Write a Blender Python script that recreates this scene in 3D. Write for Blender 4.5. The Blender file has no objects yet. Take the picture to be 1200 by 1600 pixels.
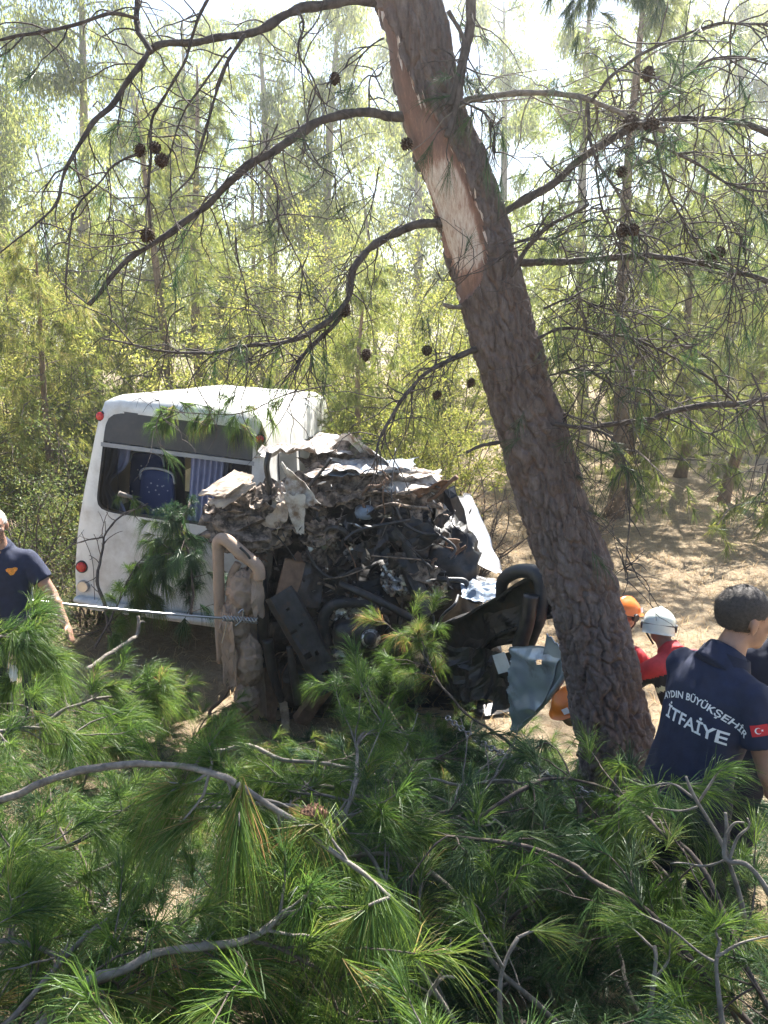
import bpy, bmesh, math, random
import numpy as np
from mathutils import Vector, Matrix
from mathutils.bvhtree import BVHTree
random.seed(7)
RNG = np.random.default_rng(11)
SC = bpy.context.scene
COL = SC.collection
R = math.radians

# ---------------------------------------------------------------- camera
CAMZ, PITCH, FPX = 3.70, R(13.0), 1250.0
cam_d = bpy.data.cameras.new('camera')
cam = bpy.data.objects.new('camera', cam_d); COL.objects.link(cam)
cam.location = (0, 0, CAMZ); cam.rotation_euler = (math.pi/2 - PITCH, 0, 0)
cam_d.sensor_fit = 'VERTICAL'; cam_d.sensor_height = 32.0
cam_d.lens = 32.0*FPX/1600.0
cam_d.clip_start = 0.05; cam_d.clip_end = 600
SC.camera = cam

# ---------------------------------------------------------------- sky and sun
SUN_AZ, SUN_EL = R(20.0), R(50.0)          # clockwise from +Y, above the horizon
SUND = Vector((math.sin(SUN_AZ)*math.cos(SUN_EL), math.cos(SUN_AZ)*math.cos(SUN_EL), math.sin(SUN_EL)))
w = bpy.data.worlds.new('World'); SC.world = w; w.use_nodes = True
nt = w.node_tree
for n in list(nt.nodes): nt.nodes.remove(n)
sky = nt.nodes.new('ShaderNodeTexSky'); sky.sky_type = 'NISHITA'; sky.sun_disc = False
sky.sun_elevation = SUN_EL; sky.sun_rotation = SUN_AZ; sky.dust_density = 0.8; sky.air_density = 1.0; sky.ozone_density = 1.0
bg = nt.nodes.new('ShaderNodeBackground'); bg.inputs['Strength'].default_value = 0.06
wo = nt.nodes.new('ShaderNodeOutputWorld')
nt.links.new(sky.outputs[0], bg.inputs[0]); nt.links.new(bg.outputs[0], wo.inputs[0])
sl = bpy.data.lights.new('sun', 'SUN'); sl.energy = 5.0; sl.angle = R(0.53); sl.color = (1.0, 0.96, 0.89)
so = bpy.data.objects.new('sun', sl); COL.objects.link(so)
so.rotation_euler = SUND.to_track_quat('Z', 'Y').to_euler(); so.location = SUND*60
SC.view_settings.view_transform = 'Standard'; SC.view_settings.look = 'None'
SC.view_settings.exposure = 2.2; SC.view_settings.gamma = 1.0; SC.view_settings.use_curve_mapping = False
cy = SC.cycles
cy.use_denoising = True; cy.max_bounces = 4; cy.diffuse_bounces = 2; cy.glossy_bounces = 2
cy.transmission_bounces = 4; cy.transparent_max_bounces = 6; cy.volume_bounces = 0
cy.use_light_tree = False; cy.use_adaptive_sampling = True; cy.adaptive_threshold = 0.02; cy.caustics_reflective = False; cy.caustics_refractive = False; cy.sample_clamp_indirect = 6

# ---------------------------------------------------------------- maths helpers
SP, CP = math.sin(PITCH), math.cos(PITCH)
def P(px, py, y):
    """the point seen at photo pixel px, py that stands y metres ahead"""
    u = (px - 600.0)/FPX; v = (800.0 - py)/FPX
    t = y/(CP + v*SP)
    return np.array([u*t, y, CAMZ + t*(-SP + v*CP)])
def nrm(a):
    a = np.asarray(a, float)
    return a/np.maximum(np.linalg.norm(a, axis=-1, keepdims=True), 1e-9)
def _h(ix, iy, iz, s):
    n = (ix*374761393 + iy*668265263 + iz*1274126177 + s*974634777) & 0xffffffff
    n = ((n ^ (n >> 13))*1274126177) & 0xffffffff
    n = n ^ (n >> 16)
    return (n & 0xffff)/65535.0
def vnoise(p, s=0):
    p = np.asarray(p, float); i = np.floor(p).astype(np.int64); f = p - i; f = f*f*(3 - 2*f)
    r = 0
    for dx in (0, 1):
        for dy in (0, 1):
            for dz in (0, 1):
                wgt = (f[..., 0] if dx else 1 - f[..., 0])*(f[..., 1] if dy else 1 - f[..., 1])*(f[..., 2] if dz else 1 - f[..., 2])
                r = r + wgt*_h(i[..., 0]+dx, i[..., 1]+dy, i[..., 2]+dz, s)
    return r*2 - 1
def fbm(p, s=0, o=4):
    p = np.asarray(p, float); r = 0; a = 1; t = 0
    for k in range(o):
        r = r + a*vnoise(p*(2**k) + k*7.3, s+k); t += a; a *= 0.5
    return r/t
def sstep(a, b, x):
    t = np.clip((np.asarray(x, float) - a)/(b - a), 0, 1); return t*t*(3 - 2*t)
def curve(pts, n):
    """smooth resample of a polyline (Catmull-Rom), n points"""
    pts = np.asarray(pts, float)
    if len(pts) == 2: pts = np.vstack([pts[0], pts.mean(0), pts[1]])
    e = np.vstack([2*pts[0]-pts[1], pts, 2*pts[-1]-pts[-2]])
    seg = len(pts) - 1
    t = np.linspace(0, seg, n); k = np.minimum(t.astype(int), seg-1); f = (t - k)[:, None]
    p0, p1, p2, p3 = e[k], e[k+1], e[k+2], e[k+3]
    return 0.5*(2*p1 + (p2-p0)*f + (2*p0-5*p1+4*p2-p3)*f*f + (3*p1-p0-3*p2+p3)*f**3)
def frames(pts):
    t = nrm(np.gradient(pts, axis=0)); n = np.zeros_like(t)
    a = np.array([0, 0, 1.0]) if abs(t[0, 2]) < 0.9 else np.array([1.0, 0, 0])
    v = nrm(np.cross(t[0], a))
    for i in range(len(t)):
        v = nrm(v - t[i]*np.dot(v, t[i])); n[i] = v
    return t, n, np.cross(t, n)
def gz(x, y):
    x = np.asarray(x, float); y = np.asarray(y, float)
    q = np.where(y < -1, 0, (y + 1)/4.2)
    z = 2.3*np.exp(-q*q) + 0.48*sstep(-1.5, -2.6, x)*np.exp(-((y-5.4)/1.7)**2)
    pp = np.stack([x*0.9, y*0.9, x*0], -1)
    z = z + 0.07*fbm(pp, 5, 3) + 0.25*sstep(12, 30, y)*fbm(pp*0.12, 9, 2)
    return z

# ---------------------------------------------------------------- mesh builder
class MB:
    def __init__(s): s.v = []; s.q = []; s.t = []; s.n = 0; s.tq = []; s.tt = []; s.mq = []; s.mt = []
    def add(s, v, q=None, t=None, tint=0.5, mi=0):
        v = np.asarray(v, float).reshape(-1, 3)
        if q is not None and len(q):
            q = np.asarray(q, np.int64); s.q.append(q + s.n); s.tq.append(np.broadcast_to(np.asarray(tint, float), (len(q),)) if np.ndim(tint) == 0 or len(tint) == len(q) else np.full(len(q), .5)); s.mq.append(np.full(len(q), mi))
        if t is not None and len(t):
            t = np.asarray(t, np.int64); s.t.append(t + s.n); s.tt.append(np.broadcast_to(np.asarray(tint, float), (len(t),)) if np.ndim(tint) == 0 or len(tint) == len(t) else np.full(len(t), .5)); s.mt.append(np.full(len(t), mi))
        s.v.append(v); s.n += len(v); return s
    def merge(s, o, M=None):
        for v in [np.concatenate(o.v)] if o.v else []:
            if M is not None:
                M = np.array(M); v = v @ M[:3, :3].T + M[:3, 3]
            base = s.n; s.v.append(v); s.n += len(v)
            for a, b, c, A, B, C in ((o.q, o.tq, o.mq, s.q, s.tq, s.mq), (o.t, o.tt, o.mt, s.t, s.tt, s.mt)):
                for k in range(len(a)): A.append(a[k] + base); B.append(b[k]); C.append(c[k])
        return s
    def tube(s, pts, rad, sides=6, tint=0.5, cap=True, mi=0, squash=None):
        pts = np.asarray(pts, float); n = len(pts); rad = np.broadcast_to(np.asarray(rad, float), (n,))
        t, a, b = frames(pts); th = np.linspace(0, 2*math.pi, sides, endpoint=False)
        ca, sa = np.cos(th), np.sin(th)
        k2 = 1.0 if squash is None else squash
        v = pts[:, None] + rad[:, None, None]*(ca[None, :, None]*a[:, None] + k2*sa[None, :, None]*b[:, None])
        i = np.arange(n-1)[:, None]*sides; j = np.arange(sides)[None]; j2 = (j+1) % sides
        q = np.stack([i+j, i+j2, i+sides+j2, i+sides+j], -1).reshape(-1, 4)
        vv = v.reshape(-1, 3); tt = None
        if cap:
            vv = np.vstack([vv, pts[0], pts[-1]]); c0, c1 = n*sides, n*sides+1; jj = np.arange(sides)
            tt = np.vstack([np.stack([np.full(sides, c0), (jj+1) % sides, jj], -1), np.stack([np.full(sides, c1), (n-1)*sides+jj, (n-1)*sides+(jj+1) % sides], -1)])
        return s.add(vv, q, tt, tint, mi)
    def box(s, c, size, M=None, tint=0.5, mi=0):
        h = np.asarray(size)/2.0
        v = np.array([[x, y, z] for x in (-1, 1) for y in (-1, 1) for z in (-1, 1)], float)*h
        if M is not None: v = v @ np.array(M)[:3, :3].T
        return s.add(v + np.asarray(c, float), [[0, 1, 3, 2], [4, 6, 7, 5], [0, 4, 5, 1], [2, 3, 7, 6], [0, 2, 6, 4], [1, 5, 7, 3]], None, tint, mi)
    def ball(s, c, r, nu=12, nv=8, M=None, tint=.5, mi=0):
        th = np.linspace(0, math.pi, nv+1); ph = np.linspace(0, 2*math.pi, nu, endpoint=False)
        v = np.stack([np.sin(th)[:, None]*np.cos(ph), np.sin(th)[:, None]*np.sin(ph), np.cos(th)[:, None]*np.ones(nu)], -1).reshape(-1, 3)*np.asarray(r)
        if M is not None: v = v @ np.array(M)[:3, :3].T
        i = np.arange(nv)[:, None]*nu; j = np.arange(nu)[None]; j2 = (j+1) % nu
        return s.add(v + np.asarray(c, float), np.stack([i+j, i+nu+j, i+nu+j2, i+j2], -1).reshape(-1, 4), None, tint, mi)
    def cap(s, p0, p1, r0, r1, sides=14):
        p0 = np.asarray(p0, float); p1 = np.asarray(p1, float); d = nrm(p1-p0)
        th = np.linspace(0.15, math.pi/2, 4)
        pts = [p0 - d*r0*math.cos(x) for x in th] + [p1 + d*r1*math.cos(x) for x in th[::-1]]
        rr = [r0*math.sin(x) for x in th] + [r1*math.sin(x) for x in th[::-1]]
        return s.tube(np.array(pts), rr, sides)
    def sheet(s, c, nu, nv, amp, seed, freq=3.0, thick=0.006, jag=0.0, tint=.5, mi=0, mask=None):
        """a crumpled sheet between four corners c (anticlockwise), folded by ridged noise"""
        c = [np.asarray(k, float) for k in c]
        U, V = np.meshgrid(np.linspace(0, 1, nu), np.linspace(0, 1, nv), indexing='ij')
        eu = 4*U*(1-U); ev = 4*V*(1-V)
        if jag:
            U = U + jag*vnoise(np.stack([U*0+seed, V*9, V*0+.3], -1), seed)*(1-ev*0.3); V = V + jag*vnoise(np.stack([U*9, V*0+seed, V*0+.7], -1), seed+3)
        p = ((1-U)*(1-V))[..., None]*c[0] + (U*(1-V))[..., None]*c[1] + (U*V)[..., None]*c[2] + ((1-U)*V)[..., None]*c[3]
        nn = nrm(np.cross(c[1]-c[0] + c[2]-c[3], c[3]-c[0] + c[2]-c[1]))
        q = p*freq + seed*3.1
        d = (1 - 2*np.abs(vnoise(q, seed))) + 0.55*(1 - 2*np.abs(vnoise(q*2.1+5, seed+1))) + 0.25*vnoise(q*5, seed+2)
        dx = np.stack([vnoise(q*1.3+11, seed+4), vnoise(q*1.3+23, seed+5), vnoise(q*1.3+37, seed+6)], -1)
        p = p + nn*(amp*d)[..., None] + dx*amp*0.6
        v1 = p.reshape(-1, 3); v2 = (p + nn*thick).reshape(-1, 3)
        i = np.arange(nu-1)[:, None]*nv; j = np.arange(nv-1)[None]
        f = np.stack([i+j, i+nv+j, i+nv+j+1, i+j+1], -1).reshape(-1, 4)
        if mask is not None:
            cu = ((U[:-1, :-1]+U[1:, 1:])/2).ravel(); cv = ((V[:-1, :-1]+V[1:, 1:])/2).ravel(); f = f[mask(cu, cv)]
        N = nu*nv
        e = np.vstack([f[:, [0, 1]], f[:, [1, 2]], f[:, [2, 3]], f[:, [3, 0]]])
        key = np.sort(e, 1); uq, inv, cnt = np.unique(key, axis=0, return_inverse=True, return_counts=True)
        be = e[cnt[inv.ravel()] == 1]
        side = np.stack([be[:, 1], be[:, 0], be[:, 0]+N, be[:, 1]+N], -1)
        return s.add(np.vstack([v1, v2]), np.vstack([f[:, ::-1], f+N, side]), None, tint, mi)
    def needles(s, b, d, L, wd, droop=0.25, tint=None, two=True):
        """thin tapering needles from points b along d"""
        n = len(b); d = nrm(d); L = np.broadcast_to(np.asarray(L, float), (n,))[:, None]
        sd = nrm(np.cross(d, RNG.normal(size=(n, 3))))*wd*0.5
        g = np.array([0, 0, -1.0])
        if tint is None: tint = RNG.random(n)
        if two:
            m = b + d*L*0.55 + g*droop*L*0.18; e = b + d*L*0.95 + g*droop*L*0.75
            v = np.stack([b - sd, b + sd, m + sd*0.9, m - sd*0.9, e], 1).reshape(-1, 3)
            o = np.arange(n)[:, None]*5
            base = s.n
            s.add(v, o + np.array([[0, 1, 2, 3]]), o + np.array([[3, 2, 4]]), tint)
        else:
            e = b + d*L + g*droop*L*0.5
            v = np.stack([b - sd, b + sd, e], 1).reshape(-1, 3)
            s.add(v, None, np.arange(n)[:, None]*3 + np.array([[0, 1, 2]]), tint)
        return s
    def tufts(s, pos, ax, k, L, wd, droop=0.3, lo=0.25, hi=0.95, back=0.05, two=True, tv=0.5):
        """brushes of k needles at pos, pointing along ax"""
        pos = np.asarray(pos, float); n = len(pos)
        if n == 0: return s
        ax = nrm(ax); b = np.repeat(pos, k, 0) ; a = np.repeat(ax, k, 0); N = n*k
        pr = nrm(np.cross(a, RNG.normal(size=(N, 3))))
        ph = lo + (hi-lo)*RNG.random((N, 1))
        u = RNG.random((N, 1)); b = b - a*back*u
        d = a*np.cos(ph) + pr*np.sin(ph)
        tn = np.clip(np.repeat(RNG.random(n), k)*tv + RNG.random(N)*(1-tv), 0, 1)
        return s.needles(b, d, L*(0.7+0.5*RNG.random(N)), wd, droop, tn, two)
    def leaves(s, pos, d, L, W, tint=None):
        """pointed leaf faces, two triangles each, creased"""
        n = len(pos); d = nrm(d); L = (np.broadcast_to(L, (n,)))[:, None]
        sd = nrm(np.cross(d, RNG.normal(size=(n, 3))))
        up = np.cross(sd, d)
        m = pos + d*L*0.45; v = np.stack([pos, m + sd*W*.5 + up*W*.15, pos + d*L, m - sd*W*.5 + up*W*.15], 1).reshape(-1, 3)
        s.add(v, None, None); base = s.n - len(v)
        o = np.arange(n)[:, None]*4 + base
        s.t.append(np.vstack([o + [[0, 1, 2]], o + [[0, 2, 3]]]))
        tn = RNG.random(n) if tint is None else tint
        s.tt.append(np.concatenate([tn, tn])); s.mt.append(np.zeros(2*n, int))
        return s
    def mesh(s, name, mats, smooth=False):
        me = bpy.data.meshes.new(name)
        v = np.concatenate(s.v).astype(np.float32)
        q = np.concatenate(s.q) if s.q else np.zeros((0, 4), np.int64)
        t = np.concatenate(s.t) if s.t else np.zeros((0, 3), np.int64)
        me.vertices.add(len(v)); me.vertices.foreach_set('co', v.ravel())
        nl = q.size + t.size; npoly = len(q) + len(t)
        me.loops.add(nl); me.polygons.add(npoly)
        me.loops.foreach_set('vertex_index', np.concatenate([q.ravel(), t.ravel()]).astype(np.int32))
        me.polygons.foreach_set('loop_start', np.concatenate([np.arange(len(q))*4, q.size + np.arange(len(t))*3]).astype(np.int32))
        tint = np.concatenate([*(s.tq or [np.zeros(0)]), *(s.tt or [np.zeros(0)])]).astype(np.float32)
        mi = np.concatenate([*(s.mq or [np.zeros(0)]), *(s.mt or [np.zeros(0)])]).astype(np.int32)
        me.polygons.foreach_set('material_index', mi)
        me.polygons.foreach_set('use_smooth', np.full(npoly, bool(smooth)))
        at = me.attributes.new('tint', 'FLOAT', 'FACE'); at.data.foreach_set('value', tint)
        for m in (mats if isinstance(mats, (list, tuple)) else [mats]): me.materials.append(m)
        me.update(calc_edges=True); me.validate()
        return me
    def build(s, name, mats, parent=None, smooth=False):
        return link(name, s.mesh(name, mats, smooth), parent)
def link(name, me, parent=None):
    o = bpy.data.objects.new(name, me); COL.objects.link(o)
    if parent is not None: o.parent = parent
    return o
def tag(o, label=None, cat=None, group=None, kind=None):
    if label: o['label'] = label
    if cat: o['category'] = cat
    if group: o['group'] = group
    if kind: o['kind'] = kind
    return o
def empty(name, loc=(0, 0, 0), rz=0.0):
    o = bpy.data.objects.new(name, None); COL.objects.link(o); o.location = loc; o.rotation_euler = (0, 0, rz)
    o.empty_display_size = 0.1; return o
def copy_tree(o, parent=None):
    c = o.copy(); COL.objects.link(c); c.parent = parent
    for ch in [k for k in o.children]: copy_tree(ch, c)
    return c

# ---------------------------------------------------------------- materials
def mat(name):
    m = bpy.data.materials.new(name); m.use_nodes = True; t = m.node_tree
    b = t.nodes['Principled BSDF']; return m, t, b
def N(t, kind, **kw):
    n = t.nodes.new('ShaderNode'+kind)
    for k, v in kw.items():
        if k in n.inputs: n.inputs[k].default_value = v
        else: setattr(n, k, v)
    return n
def ramp(t, fac, stops):
    r = t.nodes.new('ShaderNodeValToRGB'); e = r.color_ramp.elements
    while len(e) < len(stops): e.new(0.5)
    for k, (p, c) in enumerate(stops): e[k].position = p; e[k].color = (*c, 1)
    t.links.new(fac, r.inputs[0]); return r.outputs[0]
def coords(t, scale=(1, 1, 1), kind='Object'):
    c = t.nodes.new('ShaderNodeTexCoord'); mp = t.nodes.new('ShaderNodeMapping'); mp.inputs['Scale'].default_value = scale
    t.links.new(c.outputs[kind], mp.inputs[0]); return mp.outputs[0]
def noise(t, vec, scale, detail=4, rough=.55):
    n = N(t, 'TexNoise', Scale=scale, Detail=detail, Roughness=rough); t.links.new(vec, n.inputs['Vector']); return n.outputs['Fac']
def bump(t, b, h, strength=.4, dist=.01):
    n = N(t, 'Bump', Strength=strength, Distance=dist); t.links.new(h, n.inputs['Height']); t.links.new(n.outputs[0], b.inputs['Normal'])
def mixc(t, fac, a, b):
    m = t.nodes.new('ShaderNodeMix'); m.data_type = 'RGBA'
    for k, x in ((0, fac), (6, a), (7, b)):
        if isinstance(x, (float, int)): m.inputs[k].default_value = x
        elif isinstance(x, tuple): m.inputs[k].default_value = (*x, 1)
        else: t.links.new(x, m.inputs[k])
    return m.outputs[2]
def leaf_mat(name, stops, trans=0.4, rough=0.45, spec=0.35, tcol=None):
    m, t, b = mat(name)
    a = N(t, 'Attribute', attribute_name='tint')
    oi = t.nodes.new('ShaderNodeObjectInfo')
    ad = N(t, 'Math', operation='MULTIPLY_ADD'); t.links.new(oi.outputs['Random'], ad.inputs[0]); ad.inputs[1].default_value = 0.25; 
    sub = N(t, 'Math', operation='SUBTRACT'); t.links.new(a.outputs['Fac'], sub.inputs[0]); sub.inputs[1].default_value = 0.125
    t.links.new(sub.outputs[0], ad.inputs[2])
    c = ramp(t, ad.outputs[0], stops)
    t.links.new(c, b.inputs['Base Color']); b.inputs['Roughness'].default_value = rough; b.inputs['Specular IOR Level'].default_value = spec
    tr = t.nodes.new('ShaderNodeBsdfTranslucent')
    hs = N(t, 'HueSaturation'); hs.inputs['Saturation'].default_value = 1.1; hs.inputs['Value'].default_value = 1.9; hs.inputs['Hue'].default_value = 0.485
    t.links.new(c, hs.inputs['Color']); t.links.new(hs.outputs[0], tr.inputs['Color'])
    mx = t.nodes.new('ShaderNodeMixShader'); mx.inputs[0].default_value = trans
    t.links.new(b.outputs[0], mx.inputs[1]); t.links.new(tr.outputs[0], mx.inputs[2])
    t.links.new(mx.outputs[0], t.nodes['Material Output'].inputs['Surface']); return m
def plain(name, col, rough=.6, metal=0.0, var=.25, scale=8, bmp=.15, dirt=None, dscale=3, dlo=.45, dhi=.65, spec=.5, bdist=.004):
    """base colour with tonal noise, and patches of dirt"""
    m, t, b = mat(name); v = coords(t); n = noise(t, v, scale, 5)
    dk = tuple(c*(1-var) for c in col); lt = tuple(min(1, c*(1+var)) for c in col)
    c = ramp(t, n, [(.3, dk), (.7, lt)])
    if dirt:
        n2 = noise(t, v, dscale, 6, .65); f = ramp(t, n2, [(dlo, (0, 0, 0)), (dhi, (1, 1, 1))])
        c = mixc(t, f, c, dirt)
        mm = N(t, 'MapRange'); mm.inputs['To Min'].default_value = rough; mm.inputs['To Max'].default_value = min(1, rough+.3)
        t.links.new(f, mm.inputs[0]); t.links.new(mm.outputs[0], b.inputs['Roughness'])
    else: b.inputs['Roughness'].default_value = rough
    t.links.new(c, b.inputs['Base Color']); b.inputs['Metallic'].default_value = metal; b.inputs['Specular IOR Level'].default_value = spec
    if bmp: bump(t, b, noise(t, v, scale*4, 4), bmp, bdist)
    return m
M = {}
# foliage: far leaves lightened to look sunlit, dark needles deepened as shade
M['needle'] = leaf_mat('needle_green', [(0, (.028, .062, .022)), (.4, (.065, .125, .030)), (.78, (.125, .19, .045)), (.93, (.22, .20, .08)), (1, (.30, .19, .095))], .45)
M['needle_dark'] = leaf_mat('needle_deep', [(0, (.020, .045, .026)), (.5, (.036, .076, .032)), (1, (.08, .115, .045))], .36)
M['needle_dry'] = leaf_mat('needle_dry', [(0, (.16, .10, .055)), (.5, (.28, .19, .10)), (1, (.42, .32, .19))], .25, .6)
M['pine_far'] = leaf_mat('pine_far', [(0, (.07, .10, .03)), (.4, (.13, .17, .045)), (.75, (.21, .225, .065)), (1, (.30, .25, .11))], .55, .5)
M['gum_leaf'] = leaf_mat('gum_leaf', [(0, (.09, .125, .045)), (.5, (.16, .195, .065)), (1, (.25, .27, .10))], .55, .4)
M['shrub_leaf'] = leaf_mat('shrub_leaf', [(0, (.045, .075, .025)), (.5, (.09, .125, .04)), (1, (.17, .17, .065))], .45, .5)
M['bush_leaf'] = leaf_mat('bush_leaf', [(0, (.09, .12, .03)), (.5, (.17, .195, .05)), (1, (.28, .27, .09))], .55, .5)
M['dry_grass'] = leaf_mat('dry_grass', [(0, (.22, .16, .085)), (.5, (.38, .29, .16)), (1, (.52, .43, .26))], .35, .6)
M['green_grass'] = leaf_mat('green_grass', [(0, (.06, .10, .03)), (1, (.16, .19, .06))], .4, .5)
def bark(name, stops, sx=6, sz=1.6, rough=.9):
    m, t, b = mat(name); v = coords(t, (sx, sx, sz)); n = noise(t, v, 3, 8, .65)
    v2 = coords(t, (1, 1, 1)); n2 = noise(t, v2, 1.3, 3); mx = N(t, 'Math', operation='MULTIPLY_ADD')
    t.links.new(n2, mx.inputs[0]); mx.inputs[1].default_value = .35; t.links.new(n, mx.inputs[2])
    sb = N(t, 'Math', operation='SUBTRACT'); t.links.new(mx.outputs[0], sb.inputs[0]); sb.inputs[1].default_value = .17
    t.links.new(ramp(t, sb.outputs[0], stops), b.inputs['Base Color']); b.inputs['Roughness'].default_value = rough; b.inputs['Specular IOR Level'].default_value = .2
    bump(t, b, n, .6, .012); return m
M['twig'] = bark('twig_bark', [(.3, (.055, .042, .036)), (.6, (.13, .105, .09)), (.8, (.22, .19, .17))], 8, 8)
M['twig_pale'] = bark('twig_weathered', [(.3, (.12, .105, .09)), (.6, (.25, .22, .19)), (.85, (.40, .36, .31))], 10, 10)
M['limb'] = bark('limb_bark', [(.3, (.045, .038, .036)), (.55, (.105, .090, .083)), (.8, (.19, .165, .15))], 7, 4)
M['bark_far'] = bark('bark_far', [(.3, (.11, .075, .05)), (.6, (.24, .17, .115)), (.85, (.36, .27, .19))], 5, 2)
M['bark_pale'] = bark('bark_pale', [(.3, (.26, .21, .16)), (.6, (.40, .34, .27)), (.85, (.52, .46, .38))], 3, 1)
M['cone'] = bark('cone_scale', [(.3, (.035, .025, .02)), (.6, (.085, .058, .042)), (.85, (.16, .11, .08))], 14, 14)
M['cone_brown'] = bark('cone_scale_brown', [(.3, (.11, .06, .04)), (.6, (.22, .125, .085)), (.85, (.32, .2, .14))], 14, 14)
# ================================================================ THE SETTING
def ground_mat():
    m, t, b = mat('pine_straw_ground'); v = coords(t)
    n1 = noise(t, v, .8, 6, .6); n2 = noise(t, v, 9, 8, .7); n3 = noise(t, v, 60, 4, .7)
    c1 = ramp(t, n1, [(.35, (.16, .115, .075)), (.5, (.26, .20, .13)), (.65, (.37, .295, .195))])
    c2 = ramp(t, n2, [(.3, (.12, .085, .055)), (.5, (.30, .225, .145)), (.7, (.50, .41, .28))])
    c = mixc(t, .55, c1, c2); c = mixc(t, ramp(t, n3, [(.45, (0, 0, 0)), (.7, (.5, .5, .5))]), c, (.48, .40, .28))
    t.links.new(c, b.inputs['Base Color']); b.inputs['Roughness'].default_value = .95; b.inputs['Specular IOR Level'].default_value = .15
    ad = N(t, 'Math', operation='ADD'); t.links.new(n2, ad.inputs[0]); t.links.new(n3, ad.inputs[1])
    bump(t, b, ad.outputs[0], .9, .04); return m
M['ground'] = ground_mat()
xs = np.concatenate([np.linspace(-110, -14, 30), np.linspace(-13.7, 13.7, 150), np.linspace(14, 110, 30)])
ys = np.concatenate([np.linspace(-30, -2.4, 12), np.linspace(-2.2, 24, 160), np.linspace(25, 150, 50)])
X, Y = np.meshgrid(xs, ys, indexing='ij'); Z = gz(X, Y)
i = np.arange(len(xs)-1)[:, None]*len(ys); j = np.arange(len(ys)-1)[None]; L = len(ys)
g = MB().add(np.stack([X, Y, Z], -1), np.stack([i+j, i+L+j, i+L+j+1, i+j+1], -1).reshape(-1, 4)).build('ground', M['ground'], smooth=True)
tag(g, 'dry straw coloured forest floor sloping down from the viewer', None, kind='structure')

# ---------------------------------------------------------------- the leaning pine in front
def bark_hero():
    m, t, b = mat('pine_bark'); v = coords(t, (9, 9, 2.4)); n = noise(t, v, 3, 9, .7)
    a = N(t, 'Attribute', attribute_name='tint')
    c = ramp(t, n, [(.25, (.055, .043, .040)), (.5, (.135, .110, .104)), (.75, (.24, .205, .195))])
    c = mixc(t, ramp(t, a.outputs['Fac'], [(.2, (0, 0, 0)), (1, (.75, .75, .75))]), c, (.185, .12, .095))
    t.links.new(c, b.inputs['Base Color']); b.inputs['Roughness'].default_value = .9; b.inputs['Specular IOR Level'].default_value = .2
    bump(t, b, n, .7, .012); return m
def wound_mat():
    m, t, b = mat('stripped_wood'); a = N(t, 'Attribute', attribute_name='tint')
    v = coords(t, (16, 16, 2.2)); n = noise(t, v, 4, 8, .8)
    sb = N(t, 'Math', operation='MULTIPLY_ADD'); t.links.new(n, sb.inputs[0]); sb.inputs[1].default_value = .95; t.links.new(a.outputs['Fac'], sb.inputs[2])
    c = ramp(t, sb.outputs[0], [(.22, (.13, .085, .07)), (.45, (.21, .122, .095)), (.60, (.34, .20, .15)), (.74, (.58, .47, .40)), (.92, (.74, .70, .65))])
    t.links.new(c, b.inputs['Base Color']); b.inputs['Roughness'].default_value = .7
    bump(t, b, n, .3, .008); return m
M['bark'] = bark_hero(); M['wound'] = wound_mat()
TR = [(-330, 560, 5.3), (0, 637, 3.95), (100, 656, 3.95), (200, 681, 3.97), (300, 722, 3.98), (400, 752, 4.0), (600, 808, 4.02), (750, 854, 4.03), (900, 903, 4.04), (1000, 929, 4.05), (1100, 948, 4.05), (1200, 967, 4.05)]
tp = [P(x, y_, d) for y_, x, d in TR[1:]]
tp = [tp[0] + np.array([-1.05, .35, 5.6]), tp[0] + np.array([-.85, .2, 3.6]), tp[0] + np.array([-.40, .06, 1.4])] + tp
foot = tp[-1].copy(); foot[0] += .06; foot[2] = float(gz(foot[0], foot[1])) - .25
tp = np.array(tp + [foot])
NT = 880
tc = curve(tp, NT)                                            # top -> foot
tr_ = np.interp(tc[:, 2], [gz(1.5, 4)-.25, .9, 1.35, 2.0, 3.0, 4.0, 5.1, 6.5, 10.7], [.31, .245, .212, .190, .170, .158, .146, .12, .05])
tt_ = nrm(np.gradient(tc, axis=0))*-1
ta = nrm(np.array([[1.0, 0, 0]]) - tt_*tt_[:, :1]); tb = np.cross(tt_, ta)
NS = 150
th = np.linspace(0, 2*math.pi, NS, endpoint=False)
s_len = np.concatenate([[0], np.cumsum(np.linalg.norm(np.diff(tc, axis=0), axis=1))])
def worley(S, T, fs, ft, seed):
    """plates: F1, F2 and the cell's own random value; T wraps round the trunk"""
    a = S*fs; n_t = ft; b_ = T/(2*math.pi)*n_t
    ia = np.floor(a).astype(np.int64); ib = np.floor(b_).astype(np.int64)
    f1 = np.full(a.shape, 9.0); f2 = np.full(a.shape, 9.0); cid = np.zeros(a.shape)
    for da in (-1, 0, 1):
        for db in (-1, 0, 1):
            ca = ia+da; cb = (ib+db) % n_t
            ja = _h(ca, cb, 0*ca, seed); jb = _h(ca, cb, 0*ca+1, seed); rv = _h(ca, cb, 0*ca+2, seed)
            d = np.hypot(ca+ja-a, (ib+db)+jb-b_)
            new = d < f1
            f2 = np.where(new, f1, np.minimum(f2, d)); cid = np.where(new, rv, cid); f1 = np.where(new, d, f1)
    return f1, f2, cid
S, T = np.meshgrid(s_len, th, indexing='ij'); ct0, st0 = np.cos(T), np.sin(T)
wob = .22*np.sin(S*9+T*2) + .20*fbm(np.stack([S*22, ct0*4, st0*4], -1), 13, 3) + .45*fbm(np.stack([S*7, np.cos(T)*1.3, np.sin(T)*1.3], -1), 3, 3)
f1, f2, cid = worley(S, T + wob*.45, 5.2, 21, 4)
g1, g2, cid2 = worley(S+.3, T + wob*.5 + .5, 13.0, 37, 8)
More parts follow.
